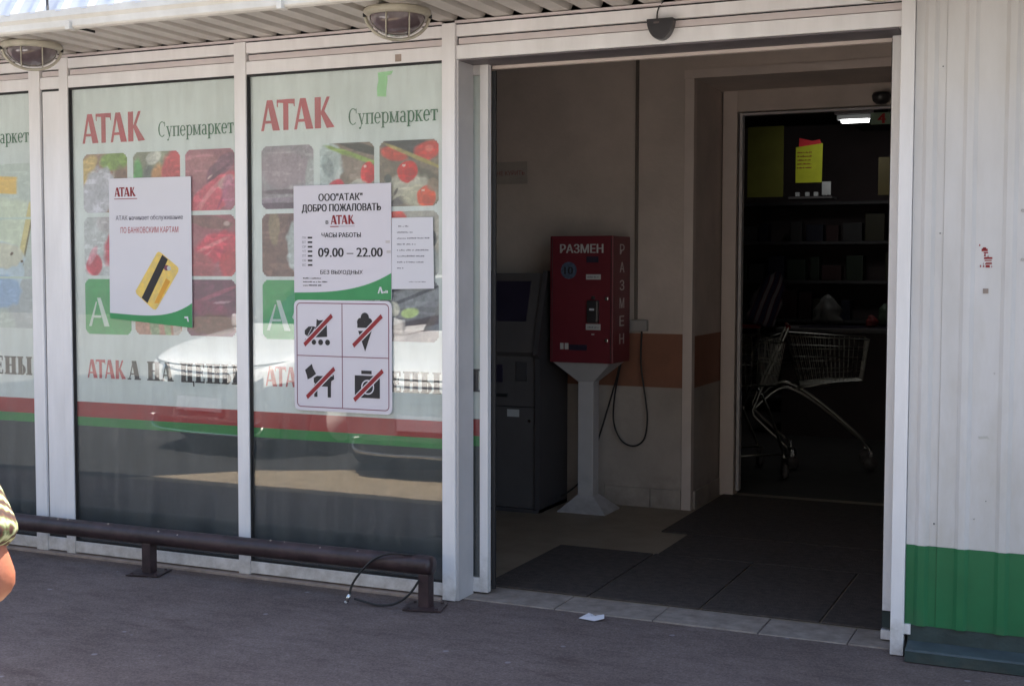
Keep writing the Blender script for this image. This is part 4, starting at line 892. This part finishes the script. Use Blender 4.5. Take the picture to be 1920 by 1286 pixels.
box('sheet', -3.600, -3.345, 2.545, 2.549, 2.035, 2.178, mat('aged_paper', (.42, .37, .34), .7), ws)
text('НЕ КУРИТЬ', -3.560, -3.365, 2.092, 2.120, 2.5442, mat('faded_red', (.30, .08, .08), .6), ws)
# rubber mats
def fmat(x0, x1, y0, y1, label):
    o = MB().box(x0, x1, y0, y1, .0005, .009).build('floor_mat', MATM, bevel=.003); tag(o, label, 'mat', 'dark rubber mats in the vestibule'); return o
fmat(-2.58, -2.06, .305, 1.262, 'dark rubber mat at the left end of the row behind the threshold')
fmat(-2.050, -1.54, .305, 1.262, 'second mat from the left behind the threshold')
fmat(-1.530, -1.02, .305, 1.262, 'third mat from the left behind the threshold')
fmat(-1.010, -.62, .305, 1.262, 'rightmost mat behind the threshold next to the right door leaf')
fmat(-2.035, -.62, 1.272, 1.828, 'wide dark mat in the middle of the vestibule floor')
fmat(-2.20, -.62, 1.836, 3.165, 'dark mat leading to the inner doorway')

# ------------------------------------------------------------------ things in the dark shop
CCH = mat('cart_wire', (0.42, 0.41, 0.37), 0.32, metal=1.0, var=0.1)
def cart(ox, oy, rz, label):
    t = thing('shopping_cart', label, 'shopping cart', 'shopping carts inside the dark doorway'); t.location = (ox, oy, 0); t.rotation_euler = (0, 0, rz)
    top = [(-.16, -.27, 1.00), (.44, -.20, .97), (.44, .20, .97), (-.16, .27, 1.00)]; bot = [(-.06, -.22, .62), (.40, -.16, .66), (.40, .16, .66), (-.06, .22, .62)]
    mb = MB()
    for L_, r_ in ((top, .006), (bot, .005)):
        mb.tube([Vector(p) for p in L_+[L_[0]]], r_, 6)
    for k in range(1, 4):
        f = k/4; L_ = [tuple(Vector(b).lerp(Vector(a), f)) for a, b in zip(top, bot)]; mb.tube([Vector(p) for p in L_+[L_[0]]], .0022, 5)
    for (a0, a1, b0, b1, n) in ((top[0], top[1], bot[0], bot[1], 16), (top[3], top[2], bot[3], bot[2], 16), (top[1], top[2], bot[1], bot[2], 8), (top[0], top[3], bot[0], bot[3], 9)):
        for k in range(n+1):
            f = k/n; mb.tube([Vector(a0).lerp(Vector(a1), f), Vector(b0).lerp(Vector(b1), f)], .0022, 4, cap=False)
    for k in range(1, 9): f = k/9; mb.tube([Vector(bot[0]).lerp(Vector(bot[3]), f), Vector(bot[1]).lerp(Vector(bot[2]), f)], .0022, 4, cap=False)
    bk = mb.build('basket', CCH, t, True)
    fr = MB()
    for s in (-1, 1):
        fr.tube(smooth_path([(-.15, s*.27, 1.06), (-.19, s*.27, .96), (-.38, s*.26, .50), (-.40, s*.26, .42), (-.36, s*.26, .36), (-.12, s*.27, .14)], 5), .012, 8)
        fr.tube(smooth_path([(-.40, s*.26, .44), (-.24, s*.25, .585), (-.12, s*.24, .60), (.10, s*.23, .47), (.42, s*.20, .20), (.45, s*.20, .14)], 5), .012, 8)
        fr.tube([(-.12, s*.24, .60), (.10, s*.21, .635), (.34, s*.17, .655)], .008, 8)
        fr.tube([(-.16, s*.26, 1.0), (-.38, s*.20, .93), (-.36, s*.20, .80), (-.12, s*.24, .78)], .005, 6)
    for k in range(9):
        y = -.20+.40*k/8; fr.tube([(-.38, y, .93), (-.36, y, .80)], .003, 5, cap=False)
    fr.tube([(-.12, -.27, .15), (-.12, .27, .15)], .008, 8); fr.tube([(.44, -.20, .17), (.44, .20, .17)], .008, 8)
    fr.build('frame', CCH, t, True)
    MB().tube([(-.15, -.28, 1.06), (-.15, .28, 1.06)], .016, 10).build('handle', mat('cart_handle_red', (.25, .012, .018), .4), t, True)
    for x, y in ((-.11, -.27), (-.11, .27), (.46, -.20), (.46, .20)):
        w = MB().tube([(x, y-.012, .055), (x, y+.012, .055)], .052, 16).build('wheel', KIOSK, t, True)
        MB().box(x-.012, x+.012, y-.022, y+.022, .10, .15).build('fork', CHROME, w)
    return t
cart(-1.98, 4.75, R(14), 'chrome shopping cart seen side on inside the dark doorway')
cart(-2.42, 4.25, R(-52), 'nearer chrome shopping cart half hidden behind the inner door jamb')
def blob(name, c, s, m, label, cat, seed, cone=0.0, group=None):
    bm = bmesh.new(); bmesh.ops.create_icosphere(bm, subdivisions=3, radius=1); r_ = random.Random(seed); off = [r_.uniform(0, 6) for _ in range(3)]
    for v in bm.verts:
        p = v.co; k = 1+.18*math.sin(5*p.x+off[0])*math.sin(4*p.y+off[1])+.12*math.sin(9*p.z+off[2])+.35*(vnoise(p.x*3+off[0], p.z*3+off[1]+p.y*2)-.5); tz = (p.z+1)/2
        w = 1-cone*tz; v.co = (p.x*k*s[0]*w, p.y*k*s[1]*w, p.z*s[2])
        if v.co.z < -s[2]*.8: v.co.z = -s[2]*.8
    me = bpy.data.meshes.new(name); bm.to_mesh(me); bm.free(); me.materials.append(m)
    for q in me.polygons: q.use_smooth = True
    o = bpy.data.objects.new(name, me); col.objects.link(o); o.location = c; tag(o, label, cat, group); return o
bg_ = blob('striped_bag', (-2.26, 4.62, 1.25), (.15, .12, .24), STRIPE, 'slumped purple and white striped cloth bag on the shopping cart', 'bag', 4, .45); bg_.rotation_euler = (0, .35, .3)
ct = thing('checkout_counter', 'dark checkout counter deep inside the shop behind the carts', 'counter')
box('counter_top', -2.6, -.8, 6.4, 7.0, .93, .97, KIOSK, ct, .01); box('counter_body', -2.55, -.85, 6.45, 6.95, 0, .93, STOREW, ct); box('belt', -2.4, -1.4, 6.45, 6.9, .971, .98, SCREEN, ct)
blob('carrier_bag', (-2.18, 6.62, 1.12), (.19, .12, .15), mat('grey_bag', (.085, .08, .075), .6), 'white plastic carrier bag standing on the dark checkout counter', 'bag', 8, .7)
blob('red_packet', (-1.80, 6.65, 1.03), (.07, .06, .06), mat('dull_red', (.16, .02, .02), .6), 'small red packet on the checkout counter', 'packet', 9, .5)
blob('green_packet', (-1.70, 6.75, 1.08), (.07, .06, .11), mat('dull_green', (.05, .08, .05), .6), 'green grocery packet behind the red packet on the counter', 'packet', 10, .3)
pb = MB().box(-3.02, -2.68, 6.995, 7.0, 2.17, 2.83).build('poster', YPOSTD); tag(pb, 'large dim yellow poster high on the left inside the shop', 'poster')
yp = thing('price_poster', 'bright yellow price poster with a red top hanging inside the shop', 'poster')
MB().prism([(-2.545, 2.29), (-2.305, 2.29), (-2.300, 2.645), (-2.545, 2.615)], 6.90, 6.905, 'y').build('yellow_sheet', YPOST, yp)
MB().prism([(-2.52, 2.61), (-2.31, 2.64), (-2.33, 2.68), (-2.40, 2.67), (-2.515, 2.70)], 6.906, 6.912, 'y').build('red_header', RPOST, yp)
for i in range(5): wordbars(-2.53, -2.40, 2.56-i*.035, .014, 6.899, yp, 70+i, INKDR, 'price_text')
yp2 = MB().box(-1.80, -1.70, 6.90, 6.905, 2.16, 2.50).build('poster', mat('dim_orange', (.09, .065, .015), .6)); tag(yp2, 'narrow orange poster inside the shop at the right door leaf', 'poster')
hp_ = thing('shelf_rack', 'dim shelf with small pale items below the bright yellow poster', 'shelf')
box('shelf_board', -2.60, -2.20, 6.85, 7.1, 2.14, 2.16, KIOSK, hp_)
box('price_card', -2.29, -2.21, 6.84, 6.845, 2.17, 2.29, LABEL, hp_)
for x in (-2.52, -2.43, -2.35, -2.27): box('jar', x-.018, x+.018, 6.86, 6.90, 2.162, 2.20, LABEL, hp_, .004)
fx = thing('ceiling_lamp', 'lit fluorescent strip on the shop ceiling left of the number 4 sign', 'lamp')
box('housing', -2.20, -1.85, 6.9, 8.4, 2.90, 2.94, STOREW, fx); MB().box(-2.155, -1.915, 7.0, 7.07, 2.835, 2.86).build('tube', emis_mat('tube_light', (.9, .95, 1.0), 2.6), fx)
MB().box(-2.19, -1.86, 6.98, 7.12, 2.862, 2.90).build('reflector', LABEL, fx)
fl_l = bpy.data.lights.new('tube_light', 'AREA'); fl_l.energy = 0.7; fl_l.size = .3; fl_l.color = (.9, .95, 1)
flo = bpy.data.objects.new('tube_light', fl_l); col.objects.link(flo); flo.location = (-2.0, 6.2, 2.8); flo.rotation_euler = (R(25), 0, 0)
s4 = thing('number_sign', 'pale green hanging sign with a red number 4 inside the shop', 'sign')
box('sign_board', -1.58, -1.40, 5.0, 5.02, 2.585, 2.675, SIGN4, s4, .003)
text('4', -1.528, -1.475, 2.592, 2.668, 4.998, RPOST, s4, bold=.08)
box('hanger', -1.53, -1.525, 5.005, 5.015, 2.675, 3.1, KIOSK, s4); box('hanger', -1.45, -1.445, 5.005, 5.015, 2.675, 3.1, KIOSK, s4)
sn2 = MB(); sn2.lathe([(.0001, -.055), (.03, -.05), (.052, -.03), (.058, 0), (.05, .02), (.0001, .022)], (-1.225, 3.14, 2.555), 20)
o = sn2.build('door_sensor', SENS, smooth=True); tag(o, 'round black sensor above the inner doorway beside the right door leaf', 'sensor')
# shelving with groceries far back
sh = thing('store_shelving', 'tall dark store shelving at the back of the shop', 'shelving')
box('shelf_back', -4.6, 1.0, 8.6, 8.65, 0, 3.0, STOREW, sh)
for z in (.15, .55, .95, 1.35, 1.75, 2.15): box('shelf_board', -4.6, 1.0, 8.2, 8.6, z, z+.03, KIOSKD, sh)
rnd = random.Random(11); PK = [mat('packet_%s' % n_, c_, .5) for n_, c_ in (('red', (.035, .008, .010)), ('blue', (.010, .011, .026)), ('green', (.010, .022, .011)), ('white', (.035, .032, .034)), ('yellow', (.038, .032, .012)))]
k = 0
for z in (.58, .98, 1.38, 1.78):
    x = -3.6
    while x < -1.2:
        w = rnd.uniform(.09, .2); h = rnd.uniform(.14, .30)
        if rnd.random() < .8:
            o = MB().box(x, x+w, 8.25, 8.40, z+.001, z+h).build('grocery_packet', PK[rnd.randrange(5)], bevel=.006); tag(o, 'dim grocery packet standing on the dark store shelving', 'packet', 'packets on the store shelving')
        x += w+rnd.uniform(.01, .05)

# ------------------------------------------------------------------ parked cars in front of the shop (mirrored in the glass)
def car(label, cx, ny, rz=0):
    t = thing('parked_car', label, 'car', 'cars parked facing the shop'); t.location = (cx, ny, 0); t.rotation_euler = (0, 0, rz)
    S = [(0, .50, .60, .60), (.04, .66, .70, .70), (.18, .78, .78, .78), (.5, .835, .86, .86), (.95, .85, .95, .94), (1.10, .85, .99, .96), (1.75, .85, 1.40, .98), (2.3, .85, 1.46, .99), (3.0, .85, 1.42, 1.0), (3.55, .83, 1.05, 1.0), (3.85, .80, .95, .95), (3.98, .70, .80, .80)]
    V = []; ring_n = None
    for s, w, h, b in S:
        cab = h-b > .1; y = -s
        side = [(w*.90, .17), (w*.98, .30), (w, .45), (w, min(b-.10, .62)), (w*.985, b-.04), (w*.95, b)]
        side += [(w*.90, b+.02), (w*.74, h-.05), (w*.62, h), (0, h+.015)] if cab else [(w*.85, b+.01), (w*.66, h+.012), (w*.45, h+.018), (0, h+.025)]
        L_ = [(x, y, z) for x, z in side]+[(-x, y, z) for x, z in reversed(side[:-1])]
        V.append(L_); ring_n = len(L_)
    body, glass = MB(), MB(); n = ring_n
    vs_ = [p for L_ in V for p in L_]
    fb, fg = [], []
    for i in range(len(S)-1):
        for k in range(n-1):
            f = (i*n+k, i*n+k+1, (i+1)*n+k+1, (i+1)*n+k)
            kk = k if k < 9 else n-2-k
            isg = (kk == 6 and 5 <= i <= 8) or (kk >= 7 and i == 5) or (kk >= 7 and i == 8)
            (fg if isg else fb).append(f)
    fb.append(tuple(range(n))); fb.append(tuple((len(S)-1)*n+k for k in range(n-1, -1, -1)))
    body.add(vs_, fb); glass.add(vs_, fg)
    bo = body.build('body', CARW, t, True); bo.data.materials.append(CARB)
    for q in bo.data.polygons:
        if q.center.z < .60 and q.center.y > -.6: q.material_index = 1
    sub = bo.modifiers.new('s', 'SUBSURF'); sub.levels = 2; sub.render_levels = 2
    go = glass.build('windscreen', CARG, t, True)
    box('underbody', -.72, .72, -3.8, -.15, .16, .5, BLACK, t)
    box('grille', -.30, .30, -.02, .015, .56, .63, BLACK, t, .01)
    box('lower_intake', -.52, .52, -.03, .004, .20, .29, BLACK, t, .01)
    MB().tube(smooth_path([(-.62, -.10, .30), (-.56, -.01, .20), (0, .02, .185), (.56, -.01, .20), (.62, -.10, .30)], 6), .012, 8).build('bumper_trim', CHROME, t, True)
    pl = box('number_plate', -.26, .26, .012, .024, .36, .47, INKG, t, .003); ring(-.25, .25, 0, 0, 0, 0, 0, INK, t, 'x') if False else None
    box('plate_frame', -.275, .275, .004, .012, .345, .485, BLACK, t)
    MB().tube(smooth_path([(-.80, -.42, .80), (-.68, -.14, .755), (-.40, -.012, .725), (0, .010, .715), (.40, -.012, .725), (.68, -.14, .755), (.80, -.42, .80)], 5), .007, 6).build('bonnet_gap', BLACK, t)
    for s in (-1, 1):
        MB().add([(s*.36, .010, .60), (s*.60, -.04, .62), (s*.74, -.20, .66), (s*.77, -.32, .76), (s*.60, -.12, .74), (s*.40, -.01, .70)], [(0, 1, 2, 3, 4, 5)]).build('headlight', CHROME, t, fix=False)
        MB().lathe([(.0001, .01), (.04, .008), (.045, 0)], (0, 0, 0), 16).build('fog_lamp', CHROME, t).location = (s*.58, -.02, .30)
        m_ = MB().box(s*.88-.07, s*.88+.07, -1.32, -1.24, .96, 1.08).build('mirror', CARW, t, bevel=.02)
        for y in (-.72, -3.15):
            w = MB().tube([(s*.70, y, .30), (s*.86, y, .30)], .30, 28).build('tyre', TYRE, t, True)
            MB().tube([(s*.84, y, .30), (s*.868, y, .30)], .19, 20).build('rim', LABEL, w, True)
    return t
car('white hatchback parked facing the shop, mirrored in the dessert window', -4.15, -2.72, R(-4))
car('white hatchback parked further left, mirrored in the vegetable window', -6.45, -3.15, R(10))

# ------------------------------------------------------------------ person at the left edge (only an elbow in view)
pr = thing('person', 'person in a patterned sleeve with a bare bent elbow at the left edge', 'person')
pr.location = (-1.989, -3.54, 0)
def skin(name, verts, edges, radii, m, parent, sub=2, root=0):
    me = bpy.data.meshes.new(name); me.from_pydata(verts, edges, []); o = bpy.data.objects.new(name, me); col.objects.link(o)
    md = o.modifiers.new('skin', 'SKIN'); md.use_smooth_shade = True
    for v, r_ in zip(me.skin_vertices[0].data, radii): v.radius = (r_, r_) if isinstance(r_, float) else r_
    me.skin_vertices[0].data[root].use_root = True
    sb_ = o.modifiers.new('sub', 'SUBSURF'); sb_.levels = sub; sb_.render_levels = sub
    me2 = bpy.data.meshes.new_from_object(o.evaluated_get(bpy.context.evaluated_depsgraph_get()))
    bpy.data.objects.remove(o); me2.name = name; me2.materials.clear(); me2.materials.append(m)
    for q in me2.polygons: q.use_smooth = True
    o = bpy.data.objects.new(name, me2); col.objects.link(o); o.parent = parent; return o
# local frame: facing +y; right arm is on +x with the elbow out
V = [(0, 0, .92), (0, 0, 1.10), (0, -.01, 1.28), (0, -.01, 1.42), (0, .0, 1.50), (0, .01, 1.58), (0, .015, 1.68),           # 0..6 spine and head
     (.17, -.01, 1.385), (.232, .0, 1.18), (.345, .01, .947), (.17, .13, .965), (.02, .20, .985),                                # 7..11 right arm
     (-.17, -.01, 1.385), (-.22, -.01, 1.12), (-.23, .03, .86), (-.23, .05, .78),                                              # 12..15 left arm
     (.10, 0, .85), (.11, .02, .48), (.11, -.01, .09), (.11, .12, .035), (-.10, 0, .85), (-.11, .02, .48), (-.11, -.01, .09), (-.11, .12, .035)]
E_ = [(0, 1), (1, 2), (2, 3), (3, 4), (4, 5), (5, 6), (3, 7), (7, 8), (8, 9), (9, 10), (10, 11), (3, 12), (12, 13), (13, 14), (14, 15), (0, 16), (16, 17), (17, 18), (18, 19), (0, 20), (20, 21), (21, 22), (22, 23)]
rad = [(.15, .11), (.125, .095), (.15, .10), (.12, .08), .055, .085, .09, .055, .050, .050, .036, .026, .055, .043, .032, .026, .085, .058, .042, .035, .085, .058, .042, .035]
base = len(V)
for hb, d in ((11, Vector((-.60, .78, .05))), (15, Vector((0, .12, -.99)))):
    c0 = Vector(V[hb]); side = Vector((0.0, .25, -.97)) if hb == 11 else Vector((.1, .99, .1))
    for kf, (o_, L_) in enumerate(((-.026, .060), (-.009, .072), (.009, .066), (.026, .052))):
        a = c0+d*.05+side*o_; b = a+d*L_*.55; c_ = b+(d*.7+Vector((-.3, 0, -.4) if hb == 11 else (.35, 0, -.4)))*L_*.45
        V += [tuple(a), tuple(b), tuple(c_)]; i = len(V)-3; E_ += [(hb, i), (i, i+1), (i+1, i+2)]; rad += [.011, .009, .0075]
    a = c0+d*.01-side*.034; b = a+(d*.8-side*.5)*.045; V += [tuple(a), tuple(b)]; i = len(V)-2; E_ += [(hb, i), (i, i+1)]; rad += [.012, .0085]
skin('body', V, E_, rad, SKIN, pr)
shirtV = [(0, 0, .80), (0, 0, .92), (0, 0, 1.10), (0, -.01, 1.28), (0, -.01, 1.42), (.17, -.01, 1.385), (.232, .0, 1.18), (.314, .008, 1.03), (.334, .009, 1.003), (-.17, -.01, 1.385), (-.212, -.01, 1.20), (-.22, -.008, 1.10)]
skin('shirt', shirtV, [(0, 1), (1, 2), (2, 3), (3, 4), (4, 5), (5, 6), (6, 7), (7, 8), (4, 9), (9, 10), (10, 11)], [(.185, .15), (.175, .13), (.15, .10), (.17, .12), (.125, .085), .075, .073, .076, .070, .075, .070, .070], FABRIC, pr)
skin('trousers', [(0, 0, .88), (.10, 0, .82), (.11, .02, .48), (.11, -.01, .12), (-.10, 0, .82), (-.11, .02, .48), (-.11, -.01, .12)], [(0, 1), (1, 2), (2, 3), (0, 4), (4, 5), (5, 6)], [(.17, .13), .10, .075, .065, .10, .075, .065], TROUS, pr)
for s in (-1, 1): skin('shoe', [(s*.11, -.05, .045), (s*.11, .05, .045), (s*.11, .17, .035)], [(0, 1), (1, 2)], [.045, .048, .035], SENS, pr)
skin('hair', [(0, -.03, 1.52), (0, -.035, 1.62), (0, -.01, 1.70), (0, .02, 1.735)], [(0, 1), (1, 2), (2, 3)], [.05, .09, .098, .06], HAIR, pr)
for s in (-1, 1):
    MB().lathe([(.0001, .012), (.008, .009), (.012, 0)], (0, 0, 0), 10).build('eye', PAPER, pr, True).location = (s*.032, .098, 1.64)
    MB().lathe([(.0001, .03), (.016, .018), (.02, 0), (.014, -.022), (.0001, -.03)], (s*.088, .01, 1.63), 10).build('ear', SKIN, pr, True)
skin('nose', [(0, .095, 1.645), (0, .118, 1.61), (0, .10, 1.60)], [(0, 1), (1, 2)], [.009, .013, .010], SKIN, pr, 1)
MB().tube([(-.024, .094, 1.575), (0, .101, 1.572), (.024, .094, 1.575)], [.003, .006, .003], 8).build('mouth', INKR, pr, True)

# ------------------------------------------------------------------ unseen plain block, added to keep bright sky out of the glass
ab = thing('sky_blocker', 'long plain grey block added across the yard to keep sky out of the window reflections', 'added backdrop')
APW = mat('blocker_wall', (0.115, 0.12, 0.12), 0.85, var=0.05, scale=.4)
box('wall', -60, 14, -42, -28, 0, 17.5, APW, ab)
box('roof', -60.4, 14.4, -42.4, -27.6, 17.5, 17.9, STOREW, ab)  # top of the added sky blocker
box('blocker_base', -60.2, 14.2, -28.05, -27.95, 0, 0.5, APW, ab)
